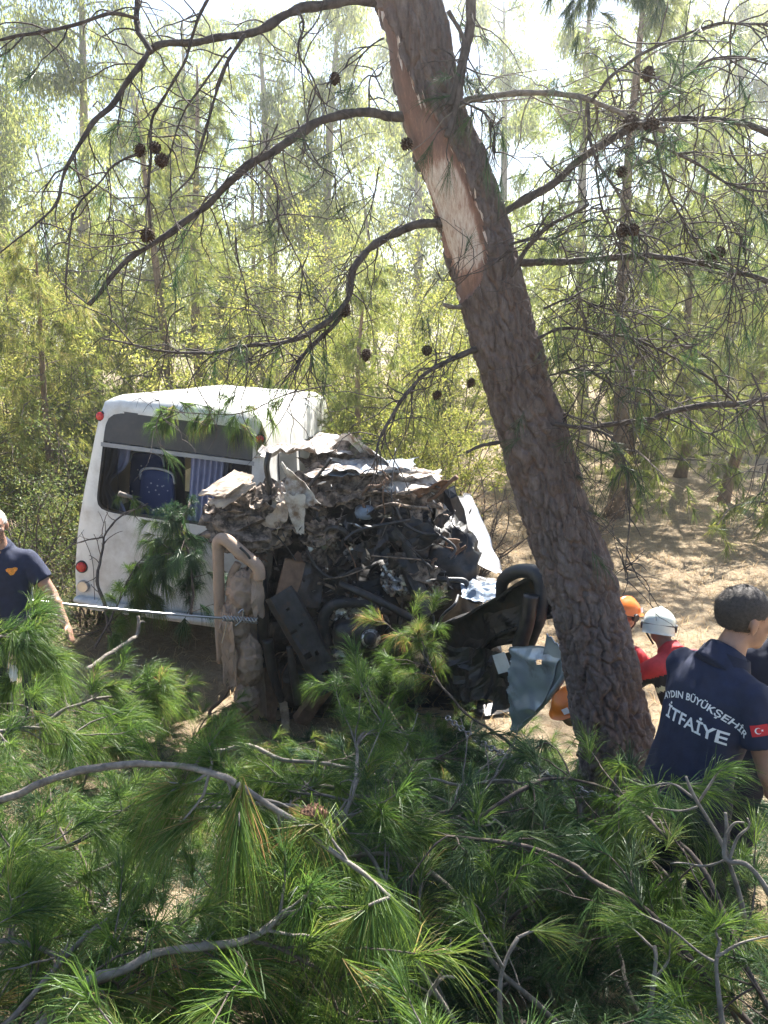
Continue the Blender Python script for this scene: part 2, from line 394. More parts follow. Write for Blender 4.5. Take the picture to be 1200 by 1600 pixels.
crack = np.exp(-((f2-f1)/.13)**2); crack2 = np.exp(-((g2-g1)/.12)**2)
fine = fbm(np.stack([S*26, np.cos(T)*5, np.sin(T)*5], -1), 21, 4)
disp = -.022*crack*(.4+.9*cid2) - .009*crack2 + .016*(cid-.5) + .006*(cid2-.5) + .009*fine + .012*fbm(np.stack([S*2.2, np.cos(T)*1.2, np.sin(T)*1.2], -1), 31, 2)
# where the bark was torn away (left-front of the trunk, from below the first whorl upwards)
PYs = np.interp(s_len, np.interp([k for k in range(len(tp))], np.linspace(0, len(tp)-1, NT), s_len)[3:14], [r[0] for r in TR[1:]])[:, None] + 0*T
PYs = np.where(tc[:, 2:3] > 5.09, -300*(tc[:, 2:3]-5.09), PYs)
ct, st = np.cos(T), np.sin(T)
rn = .10*fbm(np.stack([S*5, ct*2, st*2], -1), 41, 4)
right = np.interp(PYs, [-120, 20, 90, 150, 200, 300, 350, 400, 440, 470], [-1.6, -.85, -.58, -.34, .0, .18, .22, .06, -.45, -1.2])
left = np.interp(PYs, [-120, 120, 300, 400, 470], [-1.3, -1.25, -1.05, -.88, -.72])
pos = np.where(st < 0.25, ct, -2 - ct)
wm = np.minimum(right + rn*2 - pos, pos - left + rn*.5 + .25*(st < 0))
wm = np.where((PYs < 470) & (PYs > -100) & (st < .3), wm, -1)
wf = sstep(-.02, .09, wm)
disp = disp*(1-wf) + wf*(-.022 + .004*fbm(np.stack([S*3, ct*6, st*6], -1), 51, 3))
white = sstep(225, 265, PYs)*sstep(440, 395, PYs)*sstep(.03, .2, wm + .1*fbm(np.stack([S*6, ct*4, st*4], -1), 61, 3))
wt = np.clip(-.16 + .10*sstep(60, 200, PYs) + .36*white + .10*fbm(np.stack([S*3, ct*5, st*5], -1), 71, 3), -.3, 1)
rr = tr_[:, None]*(1 + .02*np.sin(2*T+1)) + disp*np.clip(tr_[:, None]/.16, .3, 1.15)
# buttress swelling at the foot
rr = rr*(1 + .10*np.cos(5*T+.6)*sstep(1.6, .5, tc[:, 2:3]))
tv = tc[:, None] + rr[..., None]*(ct[..., None]*ta[:, None] + st[..., None]*tb[:, None])
i = np.arange(NT-1)[:, None]*NS; j = np.arange(NS)[None]; j2 = (j+1) % NS
q = np.stack([i+j, i+NS+j, i+NS+j2, i+j2], -1).reshape(-1, 4)
wq = wm.ravel()[q].mean(1) > 0
pine = empty('leaning_pine', foot); pine.location[2] += .25
tag(pine, 'large leaning pine trunk with a strip of bark torn off', 'tree')
pine_o = np.array(pine.location)
def sub(mb, q, tint):
    u, inv = np.unique(q, return_inverse=True); return mb.add(tv.reshape(-1, 3)[u] - pine_o, inv.reshape(-1, 4), None, tint)
tr_o = sub(MB(), q[~wq], np.clip(crack*.55+cid*.35, 0, 1).ravel()[q[~wq][:, 0]]).build('trunk', M['bark'], pine, smooth=True)
wd_o = sub(MB(), q[wq], wt.ravel()[q[wq]].mean(1)).build('bark_wound', M['wound'], tr_o, smooth=True)
wd_o['label'] = 'pale pink wood where the bark is torn off'
eb = np.argwhere((np.abs(wm) < .035) & (PYs < 470) & (PYs > -60)); eb = eb[np.random.default_rng(3).choice(len(eb), 130)]
ep = tv[eb[:, 0], eb[:, 1]] - pine_o; en = nrm(tv[eb[:, 0], eb[:, 1]] - tc[eb[:, 0]]); et = tt_[eb[:, 0]]*np.random.default_rng(4).choice([-1, 1], 130)[:, None]
sp_ = MB().needles(ep - en*.004, et + en*np.random.default_rng(5).uniform(.02, .45, (130, 1)) + RNG.normal(size=(130, 3))*.08, np.random.default_rng(6).uniform(.015, .065, 130), .011, .1, np.random.default_rng(7).uniform(-.1, .4, 130))
sp_.build('torn_fibres', M['wound'], tr_o)['kind'] = 'stuff'
trunk_tree = BVHTree.FromPolygons([Vector(k) for k in tv.reshape(-1, 3)[::3]], [(0, 1, 2)])
def trunk_at(z):
    k = int(np.argmin(np.abs(tc[:, 2]-z))); return tc[k], tr_[k]

def twigs_on(mb, pts, rng, n, lmin, lmax, r0=.004, droop=.6, spread=1.0, lo=.15, ends=None, steps=7, sides=4, fork=.5, up=0.0):
    """thin crooked twigs growing off a limb; ends collects tip points and directions"""
    t = nrm(np.gradient(pts, axis=0))
    for _ in range(n):
        k = rng.integers(int(lo*len(pts)), len(pts)); L = lmin + (lmax-lmin)*rng.random()
        d = nrm(t[k]*rng.uniform(.1, 1.0) + spread*rng.normal(size=3)*.7 + np.array([0, 0, up]))
        p = pts[k].copy(); c = [p.copy()]
        for s_ in range(steps):
            d = nrm(d + rng.normal(size=3)*.22 + np.array([0, 0, -droop*.16])); p = p + d*L/steps; c.append(p.copy())
        c = np.array(c); mb.tube(c, np.linspace(r0, r0*.35, len(c)), sides, tint=rng.random(), cap=False)
        if ends is not None: ends.append((c[-1], d)); 
        if rng.random() < fork:
            k2 = rng.integers(2, steps); d2 = nrm(nrm(c[k2]-c[k2-1]) + rng.normal(size=3)*.6); c2 = [c[k2]]
            for s_ in range(4):
                d2 = nrm(d2 + rng.normal(size=3)*.25 + np.array([0, 0, -droop*.15])); c2.append(c2[-1] + d2*L*.13)
            c2 = np.array(c2); mb.tube(c2, np.linspace(r0*.6, r0*.3, 5), 3, tint=rng.random(), cap=False)
            if ends is not None: ends.append((c2[-1], d2))
def rough_tube(mb, pts, r0, r1, n, sides=8, rng=None, wig=.15):
    c = curve(pts, n); r = np.linspace(r0, r1, n)
    c = c + np.stack([fbm(c*6+k*9, 70+k, 2) for k in range(3)], -1)*(wig*.12)
    r = r*(1 + .22*vnoise(c*22, 5) + .16*vnoise(c*60, 6) + .35*np.clip(vnoise(c*13+5, 7)-.45, 0, 1))
    mb.tube(c, r, sides, tint=.5); return c
def cone_mesh(name, m, L=.075, Rr=.030, open_=.5):
    """a pine cone: a core with scales set in spirals"""
    mb = MB(); z = np.linspace(0, 1, 9); mb.tube(np.stack([z*0, z*0, -z*L], -1), Rr*.75*np.sin(np.clip(z*.9+.12, 0, 1)*math.pi)**.7+.002, 8)
    nsc = 64
    for k in range(nsc):
        f = (k+.5)/nsc; a = k*2.399963; r = Rr*(math.sin(min(1, f*.88+.14)*math.pi)**.75)
        c = np.array([math.cos(a)*r, math.sin(a)*r, -f*L]); o = np.array([math.cos(a), math.sin(a), -open_]); o = o/np.linalg.norm(o)
        sdv = np.array([-math.sin(a), math.cos(a), 0]); up = np.cross(sdv, o); sz = .010*(.6+.6*math.sin(f*math.pi))
        v = [c-o*sz*.8, c+sdv*sz*.75, c+o*sz*.75+up*sz*.15, c-sdv*sz*.75, c+up*sz*.45]
        mb.add(v, None, [[0, 1, 4], [1, 2, 4], [2, 3, 4], [3, 0, 4], [0, 2, 1], [0, 3, 2]], (k*.618) % 1)
    return mb.mesh(name, m)
cone_me = cone_mesh('pine_cone', M['cone'], .085, .034, .1)
cone_open = cone_mesh('pine_cone', M['cone_brown'], .085, .032, .5)

rng = np.random.default_rng(5)
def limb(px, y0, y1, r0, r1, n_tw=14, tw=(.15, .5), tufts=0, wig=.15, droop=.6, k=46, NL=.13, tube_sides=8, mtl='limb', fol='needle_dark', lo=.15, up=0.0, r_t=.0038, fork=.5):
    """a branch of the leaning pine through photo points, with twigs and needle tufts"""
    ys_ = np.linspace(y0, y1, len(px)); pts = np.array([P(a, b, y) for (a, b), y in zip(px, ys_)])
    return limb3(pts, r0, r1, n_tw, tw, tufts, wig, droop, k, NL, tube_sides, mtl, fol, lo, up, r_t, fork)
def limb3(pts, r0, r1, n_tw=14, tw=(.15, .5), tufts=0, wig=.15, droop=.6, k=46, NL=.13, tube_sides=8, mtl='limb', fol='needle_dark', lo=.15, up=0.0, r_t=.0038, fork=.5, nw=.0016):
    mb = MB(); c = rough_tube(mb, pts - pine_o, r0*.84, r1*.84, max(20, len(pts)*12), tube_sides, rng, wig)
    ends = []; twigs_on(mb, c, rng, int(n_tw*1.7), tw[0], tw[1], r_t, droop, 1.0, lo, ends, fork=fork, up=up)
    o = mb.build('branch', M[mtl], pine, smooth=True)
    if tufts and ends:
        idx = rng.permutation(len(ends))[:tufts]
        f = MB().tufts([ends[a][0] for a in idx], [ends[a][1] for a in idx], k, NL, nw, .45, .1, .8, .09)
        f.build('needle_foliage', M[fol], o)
    return c
# to the left
limb([(640, 183), (570, 180), (500, 190), (440, 225), (390, 258), (330, 310), (270, 360), (235, 382), (190, 420), (140, 475)], 3.95, 3.5, .027, .011, 22, (.15, .6), 4)
limb([(612, 5), (480, 10), (400, 50), (330, 62), (245, 75), (215, 115), (150, 185), (110, 250), (82, 320), (45, 365)], 3.95, 3.3, .026, .004, 16, (.15, .5), 4)
limb([(238, 84), (215, 40), (222, -30), (240, -120)], 3.48, 3.7, .012, .016, 8, (.15, .4))
limb([(218, 32), (170, 20), (110, 40), (60, 52), (0, 60), (-60, 66)], 3.5, 3.3, .009, .006, 8, (.15, .45), 3)
limb([(385, 58), (352, 110), (330, 170), (308, 245), (300, 275), (262, 310)], 3.7, 3.6, .009, .004, 8, (.1, .35))
limb([(352, -40), (318, 10), (300, 50), (285, 100), (245, 180), (236, 240), (232, 300), (236, 372)], 3.6, 3.55, .008, .006, 10, (.1, .35))
limb([(362, 78), (330, 110), (290, 170), (268, 230), (250, 262)], 3.62, 3.55, .005, .004, 6, (.1, .3))
limb([(225, 235), (190, 250), (150, 290), (120, 330), (108, 400), (104, 440)], 3.55, 3.4, .006, .003, 7, (.1, .3))
limb([(690, 345), (640, 352), (592, 378), (552, 420), (542, 470), (520, 492), (470, 525), (400, 542), (320, 552), (235, 545), (160, 528)], 3.98, 3.5, .026, .004, 24, (.15, .5), 5, droop=.9)
limb([(535, 488), (500, 525), (470, 558), (462, 580)], 3.8, 3.7, .014, .008, 12, (.1, .4), 2)
limb([(760, 540), (712, 556), (662, 588), (625, 630), (598, 680), (585, 720)], 3.98, 3.7, .019, .005, 22, (.15, .5), 3, droop=1.0)
limb([(462, 14), (476, 36), (470, 80), (492, 130), (478, 190), (470, 240)], 3.8, 3.7, .007, .003, 8, (.1, .35))
limb([(600, 60), (560, 90), (530, 115), (510, 130)], 3.9, 3.8, .005, .003, 5, (.1, .3), 2)
limb([(405, 255), (430, 290), (440, 350), (470, 420), (468, 470)], 3.8, 3.75, .006, .002, 9, (.1, .35))
limb([(575, 182), (572, 140), (580, 122), (600, 150)], 3.9, 3.85, .005, .003, 4, (.1, .25))
limb([(780, 690), (752, 698), (725, 710)], 3.98, 3.85, .012, .008, 0)
limb([(728, 478), (708, 480), (692, 476)], 3.98, 3.9, .018, .010, 0, mtl='twig_pale')
# to the right
limb([(780, 335), (850, 295), (900, 255), (960, 215), (1010, 190), (1060, 182), (1120, 185), (1180, 202), (1260, 235)], 3.98, 3.6, .023, .013, 26, (.2, .6), 12, droop=.5)
limb([(720, 170), (735, 155), (790, 150), (860, 145), (920, 155), (985, 182), (1040, 205)], 3.9, 3.55, .019, .010, 20, (.15, .6), 14, droop=.7, mtl='twig_pale')
limb([(925, 158), (970, 110), (1040, 62), (1120, 35), (1220, 42)], 3.62, 3.5, .009, .006, 14, (.2, .5), 8)
limb([(1000, 190), (1060, 125), (1120, 90), (1200, 100), (1260, 130)], 3.6, 3.5, .006, .005, 10, (.2, .5), 8)
limb([(805, 412), (890, 408), (960, 402), (1030, 402), (1085, 408), (1140, 420), (1200, 442), (1260, 480)], 4.0, 3.7, .020, .011, 26, (.2, .55), 8, droop=.9)
limb([(800, 430), (822, 395), (845, 365), (880, 340), (920, 315)], 3.9, 3.75, .014, .009, 8, (.1, .3))
limb([(790, 385), (825, 374), (865, 372), (884, 362)], 3.9, 3.8, .010, .006, 6, (.1, .3))
limb([(820, 655), (900, 668), (960, 664), (1010, 658), (1060, 640), (1130, 632), (1200, 622), (1280, 600)], 3.98, 3.75, .013, .019, 24, (.15, .5), 4, droop=.8)
limb([(820, 540), (870, 515), (930, 520), (1000, 535), (1080, 575), (1150, 628)], 3.98, 3.75, .010, .006, 22, (.15, .55), 6, droop=.8)
limb([(855, 665), (920, 672), (960, 690), (985, 745), (982, 830), (978, 905)], 3.9, 3.75, .010, .002, 16, (.1, .4), 3, droop=1.0)
limb([(1070, 645), (1100, 672), (1140, 660), (1185, 625)], 3.8, 3.75, .005, .004, 5, (.1, .3))
limb([(920, 160), (925, 230), (962, 300), (985, 350), (1005, 375)], 3.62, 3.6, .009, .005, 14, (.1, .4), 3)
limb([(930, 250), (945, 330), (975, 400), (990, 480), (965, 560)], 3.62, 3.6, .006, .002, 14, (.1, .45), 3)
limb([(1020, 200), (1040, 280), (1070, 350), (1100, 400)], 3.6, 3.65, .007, .005, 12, (.1, .4), 3)
limb([(1000, 215), (1080, 250), (1150, 290), (1230, 300)], 3.6, 3.55, .008, .006, 12, (.1, .45), 8)
limb([(850, 480), (900, 470), (960, 485), (1020, 500), (1100, 560)], 3.95, 3.8, .006, .003, 18, (.15, .5), 4)
limb([(845, 590), (900, 575), (960, 600), (1030, 610)], 3.98, 3.8, .006, .003, 16, (.15, .5), 3)
limb([(700, 20), (722, 60), (726, 110), (716, 170), (700, 215)], 3.80, 3.76, .010, .016, 8, (.1, .3), 5)
limb([(735, -60), (736, 10), (730, 60), (716, 135), (706, 165)], 3.80, 3.80, .026, .019, 8, (.1, .35), 3)
for k in range(16):
    x0, y0 = rng.uniform(850, 1180), rng.uniform(60, 640); yy = rng.uniform(3.55, 3.95); l_ = [(x0, y0)]; a_ = rng.uniform(.6, 2.6)
    for s_ in range(5): a_ += rng.normal()*.35; st_ = rng.uniform(25, 55); l_.append((l_[-1][0] + math.cos(a_)*st_, l_[-1][1] + math.sin(a_)*st_))
    limb(l_, yy, yy+rng.normal()*.08, .005, .0018, 12, (.12, .5), 3, r_t=.0026, k=40, NL=.12)
for k in range(9):
    x0, y0 = rng.uniform(150, 640), rng.uniform(180, 560); yy = rng.uniform(3.55, 3.9); l_ = [(x0, y0)]; a_ = rng.uniform(.8, 2.4)
    for s_ in range(5): a_ += rng.normal()*.35; st_ = rng.uniform(25, 50); l_.append((l_[-1][0] + math.cos(a_)*st_, l_[-1][1] + math.sin(a_)*st_))
    limb(l_, yy, yy+rng.normal()*.08, .0045, .0016, 9, (.12, .4), 2, r_t=.0024, k=36, NL=.12)
# the tuft drooping right beside the wound
limb([(722, 160), (760, 175), (775, 205), (770, 240)], 3.78, 3.7, .006, .003, 10, (.06, .2), 5, droop=1.4, k=45, NL=.14)
# limbs added above the picture, aimed to throw shade on the slope
def shade_limbs(count, x0, x1, y0, y1, z0, z1, tf=60):
    """added limbs above the picture, set out along the sun to shade the slope between x0..x1, y0..y1"""
    made = 0
    for _ in range(600):
        if made >= count: break
        z = rng.uniform(z0, z1); s_ = np.array([rng.uniform(x0, x1), rng.uniform(y0, y1), 1.2]); e = s_ + np.array(SUND)*(z-1.2)/SUND[2]
        if e[2] < CAMZ + e[1]*.41: continue
        c0, r0 = trunk_at(z - rng.uniform(.2, .9)); made += 1; d = e - c0
        limb3(np.array([c0, c0 + d*.5 + [0, 0, .25], e, e + d*.12]), max(.03, r0*.28), .008, 26, (.25, .7), tf, k=56, NL=.17, up=.1, nw=.005, lo=.55)
shade_limbs(28, -.2, .8, 2.4, 4.3, 6.4, 9.2)
shade_limbs(6, -2.5, 2.5, -3, .5, 6, 10)
for px, py, y, ang in [(222, 233, 3.54, .3), (248, 257, 3.54, 1.2), (235, 238, 3.55, 2.0), (237, 368, 3.52, .6), (523, 121, 3.8, 0), (541, 482, 3.78, .1), (573, 552, 3.8, .1), (671, 553, 3.85, 2.6), (686, 618, 3.8, .5), (739, 598, 3.82, .4),
                       (985, 364, 3.6, 1.0), (968, 368, 3.6, 2.0), (1103, 404, 3.72, 1.3), (1120, 402, 3.72, 2), (1005, 205, 3.55, 1.4), (985, 198, 3.56, 2.2), (1020, 198, 3.55, .7), (975, 268, 3.6, .4), (640, 225, 3.9, .5), (1015, 112, 3.55, .2)]:
    c = link('pine_cone', cone_me, pine); p = P(px, py, y) - pine_o
    c.location = p + np.array([0, 0, .02]); c.rotation_euler = (ang, ang*.7, ang*3); s_ = .62 + .25*rng.random(); c.scale = (s_, s_, s_*.9)
# ================================================================ THE MINIBUS (rear section)
M['bus_white'] = plain('bus_white_paint', (.72, .72, .70), .35, 0, .05, 3, .03, dirt=(.34, .30, .25), dscale=2.6, dlo=.45, dhi=.80)
M['bus_dark'] = plain('bus_dark_panel', (.032, .036, .046), .5, 0, .15, 6, .02, dirt=(.10, .10, .10), dscale=2.5, dlo=.5, dhi=.8)
M['rubber'] = plain('rubber', (.022, .022, .024), .75, 0, .2, 20, .2, dirt=(.10, .085, .07), dscale=4)
M['lamp_red'] = plain('lamp_red', (.55, .025, .02), .18, 0, .2, 60, .05)
M['chrome'] = plain('steel', (.42, .42, .43), .35, .9, .1, 10, .05)
M['interior'] = plain('bus_interior', (.30, .31, .33), .7, 0, .1, 4, .05)
M['bus_floor'] = plain('bus_floor', (.07, .07, .08), .8)
M['seat_grip'] = plain('seat_grip', (.45, .47, .52), .5)
def seat_mat():
    m, t, b = mat('seat_fabric'); v = coords(t, (16, 16, 16)); vo = N(t, 'TexVoronoi', Scale=1.0); t.links.new(v, vo.inputs['Vector'])
    c = ramp(t, vo.outputs['Distance'], [(.13, (.45, .5, .6)), (.19, (.030, .055, .17))]); t.links.new(c, b.inputs['Base Color']); b.inputs['Roughness'].default_value = .9; return m
M['seat'] = seat_mat()
M['curtain'] = plain('curtain_fabric', (.24, .26, .40), .9, 0, .12, 10, .1)
def glass_mat():
    m, t, b = mat('tinted_glass'); b.inputs['Base Color'].default_value = (.30, .36, .38, 1); b.inputs['Roughness'].default_value = .03; b.inputs['Transmission Weight'].default_value = 1.0; b.inputs['IOR'].default_value = 1.1; return m
M['glass'] = glass_mat()
BW, BH = 2.12, 2.78
bus = empty('minibus', (-2.42, 9.15, 0))
bus.rotation_euler = (-R(2.6), R(6.5), -R(5.0))       # leaning over to the right, pointing away
bus.location = (-2.47, 8.45, .16)
tag(bus, 'white minibus seen from behind, rear window broken out, tilted to the right', 'minibus')
def prof(n=72):
    """outer cross-section, x and z"""
    pts = []
    half = [(0, .34), (.92, .34), (1.06, .42), (1.085, .8), (1.07, 1.35), (1.025, 1.75), (.955, 2.25), (.915, 2.50), (.86, 2.69), (.72, 2.76), (.35, 2.775), (0, 2.785)]
    full = half + [(-x, z) for x, z in half[-2:0:-1]]
    full = np.array([(x, 0, z) for x, z in full] + [(0, 0, .34)])
    d = np.concatenate([[0], np.cumsum(np.linalg.norm(np.diff(full, axis=0), axis=1))]); s_ = np.linspace(0, d[-1], n, endpoint=False)
    return np.stack([np.interp(s_, d, full[:, 0]), np.interp(s_, d, full[:, 2])], -1)
PR = prof(96)
CZ = 1.99                                                      # middle of the window opening
def win(n_, hx=.86, z0=1.50, z1=2.60, cut=.0):
    """window outline seen along the same rays as the profile"""
    out = []
    for x, z in PR:
        dx, dz = x, z - CZ
        taper = lambda zz: hx - .055*(zz - 1.5)/1.0
        best = 1.0; 
        for _ in range(2): pass
        lo_, hi_ = 0.0, 1.0
        for _ in range(26):
            k = (lo_+hi_)/2; X_, Z_ = dx*k, CZ + dz*k
            hx_ = taper(Z_); u = abs(X_)/hx_; vv = (Z_-CZ)/((z1-CZ) if Z_ > CZ else (CZ-z0))
            ins = (u**9 + abs(vv)**9) < 1
            if ins: lo_ = k
            else: hi_ = k
        out.append((dx*lo_, CZ + dz*lo_))
    return np.array(out)
WI = win(96)
def ring_y(t): return -.085*(1 - t**3.2)                       # the back bulges outwards
def bus_back():
    mb = MB(); n = len(PR); K = 9; rows = []
    for k in range(K):
        t = k/(K-1); xz = WI*(1-t) + PR*t
        y = ring_y(t)*(1+0*xz[:, 0]) + .05*np.clip((xz[:, 1]-1.2)/1.5, 0, 1)
        y = y + .012*fbm(np.stack([xz[:, 0]*2, xz[:, 1]*2, xz[:, 0]*0], -1), 3, 2)
        rows.append(np.stack([xz[:, 0], y, xz[:, 1]], -1))
    v = np.concatenate(rows); i = np.arange(K-1)[:, None]*n; j = np.arange(n)[None]; j2 = (j+1) % n
    return mb.add(v, np.stack([i+j, i+n+j, i+n+j2, i+j2], -1).reshape(-1, 4)), rows
bk, rows = bus_back()
bk.build('rear_panel', M['bus_white'], bus, smooth=True)
def shell():
    mb = MB(); n = len(PR); Ls = [0, .02, .06, .14, .3, .7, 1.2, 1.8, 2.4, 3.0, 3.5, 4.0, 4.5]; rs = []
    for L_ in Ls:
        g_ = 1 + .012*math.sin(min(1, L_/.14)*math.pi/2); xz = np.stack([PR[:, 0]*g_, (PR[:, 1]-1.5)*g_+1.5], -1)
        y = L_ + (rows[-1][:, 1] if L_ < .2 else 0)
        p = np.stack([xz[:, 0], y+0*xz[:, 0], xz[:, 1]], -1)
        if L_ > 2.5: p = p + np.stack([fbm(p*1.4+k*5, 12+k, 2) for k in range(3)], -1)*.16*(L_-2.5)/3
        else: p = p + np.stack([fbm(p*2+k*5, 17+k, 2) for k in range(3)], -1)*.012*min(1, L_*3)
        rs.append(p)
    v = np.concatenate(rs); K = len(rs); i = np.arange(K-1)[:, None]*n; j = np.arange(n)[None]; j2 = (j+1) % n
    return mb.add(v, np.stack([i+j, i+n+j, i+n+j2, i+j2], -1).reshape(-1, 4))
body = shell().build('body_shell', M['bus_white'], bus, smooth=True)
# dark top band of the rear window, its frame, and what is left of the glass
def band(z0, z1, y0, hx0=.86, th=.02, nz=5):
    mb = MB(); X_ = np.linspace(-1, 1, 25); Zs = np.linspace(z0, z1, nz); v = []
    for z in Zs:
        hx = (hx0 - .055*(z-1.5)) - (.05*((z-2.52)/.09)**2 if z > 2.52 else 0)
        for x in X_: v.append((x*hx, y0 + .05*(z-1.2)/1.5 + .03*x*x*0, z))
    v = np.array(v); n = len(X_); i = np.arange(nz-1)[:, None]*n; j = np.arange(n-1)[None]; q = np.stack([i+j, i+j+1, i+n+j+1, i+n+j], -1).reshape(-1, 4)
    v2 = v + [0, th, 0]; return mb.add(np.vstack([v, v2]), np.vstack([q, q[:, ::-1]+len(v)]))
b_ = band(2.27, 2.612, -.082); b_.build('dark_top_band', M['bus_dark'], bus, smooth=True)
mb = MB(); fr = np.stack([WI[:, 0]*.985, np.full(96, -.055)+.05*(WI[:, 1]-1.2)/1.5, (WI[:, 1]-CZ)*.985+CZ], -1); mb.tube(np.vstack([fr, fr[:1]]), .022, 6)
mb.build('window_frame', M['rubber'], bus)
mb = MB().sheet([(-.87, -.06, 1.52), (-.60, -.06, 1.52), (-.66, -.03, 2.25), (-.84, -.03, 2.25)], 6, 8, .002, 3, thick=.004, jag=.05); mb.build('window_pane', M['glass'], bus)
mb = MB().sheet([(.50, -.06, 1.55), (.86, -.06, 1.55), (.84, -.03, 2.27), (.52, -.03, 2.27)], 6, 8, .002, 5, thick=.004, jag=.05); mb.build('window_pane', M['glass'], bus)
mb = MB().box((0, -.03, 2.235), (1.68, .05, .045)); mb.build('roof_trim', M['interior'], bus)
# lamps
def lamp(x, z, r, y):
    o = link('tail_lamp', None, bus) if False else None
    th_ = np.linspace(0, 1, 5); mb = MB(); mb.tube(np.array([[x, y+.03, z], [x, y-.012, z]]), [r*1.25, r*1.2], 20); rim = mb.build('lamp', M['rubber'], bus)
    mb = MB(); mb.tube(np.array([[x, y-.010, z], [x, y-.028, z], [x, y-.036, z]]), [r, r*.92, r*.5], 20); mb.build('lamp_lens', M['lamp_red'], rim, smooth=True)
lamp(-.872, 2.53, .045, -.02); lamp(.875, 2.50, .045, -.02); lamp(-.99, .84, .058, -.04); lamp(.99, .84, .058, -.04)
mb = MB(); mb.tube(np.array([[-.96, -.05, .62], [-.96, -.08, .62]]), [.07, .06], 18); mb.build('reflector', M['chrome'], bus)
mb = MB().tube(curve([(-1.0, -.075, 1.24), (-.86, -.085, .95), (-.82, -.085, .62), (-.80, -.08, .40)], 16), .004, 4); mb.build('panel_seam', M['rubber'], bus)
# bumper and engine lid lines
mb = MB().tube(curve([(-1.03, -.02, .46), (-.6, -.10, .45), (0, -.12, .45), (.6, -.10, .45), (1.03, -.02, .46)], 26), .085, 10, squash=.5); mb.build('bumper', M['bus_white'], bus, smooth=True)
# inside
mb = MB().box((0, 2.3, .62), (1.95, 4.3, .06)); mb.build('floor_pan', M['bus_floor'], bus)
mb = MB().box((0, .62, 1.02), (1.9, .95, .74)); mb.build('engine_cover', M['bus_floor'], bus)
def seat(x, y, z):
    s = empty('seat', (x, y, z)); s.parent = bus
    mb = MB(); sec = []
    for k, zz in enumerate(np.linspace(0, .78, 10)):
        f = zz/.78; hw = .215*(1 - .12*max(0, f-.6)/.4) * (1 if f < .97 else .85); sec.append((hw, .055 - .012*f, zz, .10*f))
    n = 16; th_ = np.linspace(0, 2*math.pi, n, endpoint=False); v = []
    for hw, hy, zz, off in sec:
        v += [(np.sign(math.cos(a))*abs(math.cos(a))**.5*hw, -off + np.sign(math.sin(a))*abs(math.sin(a))**.6*hy, zz) for a in th_]
    v.append((0, -.1, .80)); K = len(sec); i = np.arange(K-1)[:, None]*n; j = np.arange(n)[None]; j2 = (j+1) % n
    top = [[(K-1)*n+a, (K-1)*n+(a+1) % n, len(v)-1] for a in range(n)]
    mb.add(v, np.stack([i+j, i+j2, i+n+j2, i+n+j], -1).reshape(-1, 4), top); mb.build('backrest', M['seat'], s, smooth=True)
    mb = MB().tube(curve([(-.20, -.09, .66), (-.17, -.13, .78), (0, -.135, .815), (.17, -.13, .78), (.20, -.09, .66)], 22), .014, 7); mb.build('grab_rail', M['seat_grip'], s, smooth=True)
    mb = MB().box((0, .28, .05), (.43, .5, .12)); mb.build('cushion', M['seat'], s)
seat(-.58, .75, 1.30); seat(-.36, .50, 1.16); seat(-.62, 1.6, 1.30); seat(.10, 1.0, 1.34); seat(.55, 1.0, 1.34); seat(.12, 1.9, 1.34); seat(.58, 1.9, 1.34); seat(-.16, 1.8, 1.3)
def pleats(x0, x1, y, z0, z1, seed, amp=.025, npl=7, pinch=None):
    mb = MB(); U, V = np.meshgrid(np.linspace(0, 1, 60), np.linspace(0, 1, 14), indexing='ij')
    xx = x0 + (x1-x0)*U
    if pinch is not None: xx = pinch + (xx-pinch)*(1 - .72*np.exp(-((V-.38)/.2)**2))
    yy = y + amp*np.sin(U*npl*2*math.pi + .6*np.sin(V*3)) + .01*vnoise(np.stack([U*5, V*4, U*0], -1), seed)
    v = np.stack([xx, yy, z0 + (z1-z0)*V], -1).reshape(-1, 3); i = np.arange(59)[:, None]*14; j = np.arange(13)[None]
    q = np.stack([i+j, i+14+j, i+15+j, i+j+1], -1).reshape(-1, 4); return mb.add(np.vstack([v, v+[0, .003, 0]]), np.vstack([q, q[:, ::-1]+len(v)]))
pleats(.12, .56, .06, 1.40, 2.30, 4).build('curtain', M['curtain'], bus, smooth=True)
pleats(.72, .92, .10, 1.42, 2.30, 9, .02, 3).build('curtain', M['curtain'], bus, smooth=True)
pleats(-.90, -.58, .12, 1.45, 2.30, 6, .02, 4, pinch=-.88).build('curtain', M['curtain'], bus, smooth=True)
# side windows, dark, along both flanks
for sx in (-1, 1):
    for k in range(3):
        y0 = .55 + k*1.25
        mb = MB().sheet([(sx*1.068, y0, 1.45), (sx*1.068, y0+1.05, 1.45), (sx*.962, y0+1.05, 2.30), (sx*.962, y0, 2.30)], 5, 5, .003, k, thick=.012*sx); mb.build('side_window', M['bus_dark'], bus)
# wheels
def wheel(x, y):
    wv = empty('wheel', (x, y, .40)); wv.parent = bus
    pr_ = [(-.11, .22), (-.125, .30), (-.11, .385), (-.06, .405), (.06, .405), (.11, .385), (.125, .30), (.11, .22)]
    mb = MB(); n = 36; th_ = np.linspace(0, 2*math.pi, n, endpoint=False)
    v = [(a, math.cos(t)*r, math.sin(t)*r) for a, r in pr_ for t in th_]; K = len(pr_); i = np.arange(K)[:, None]*n; j = np.arange(n)[None]; j2 = (j+1) % n; i2 = ((np.arange(K)+1) % K)[:, None]*n
    mb.add(v, np.stack([i+j, i+j2, i2+j2, i2+j], -1).reshape(-1, 4)); mb.build('tyre', M['rubber'], wv, smooth=True)
    mb = MB().tube(np.array([[-.09, 0, 0], [-.03, 0, 0], [.03, 0, 0], [.09, 0, 0]]), [.225, .12, .12, .225], 20); mb.build('rim', M['chrome'], wv)
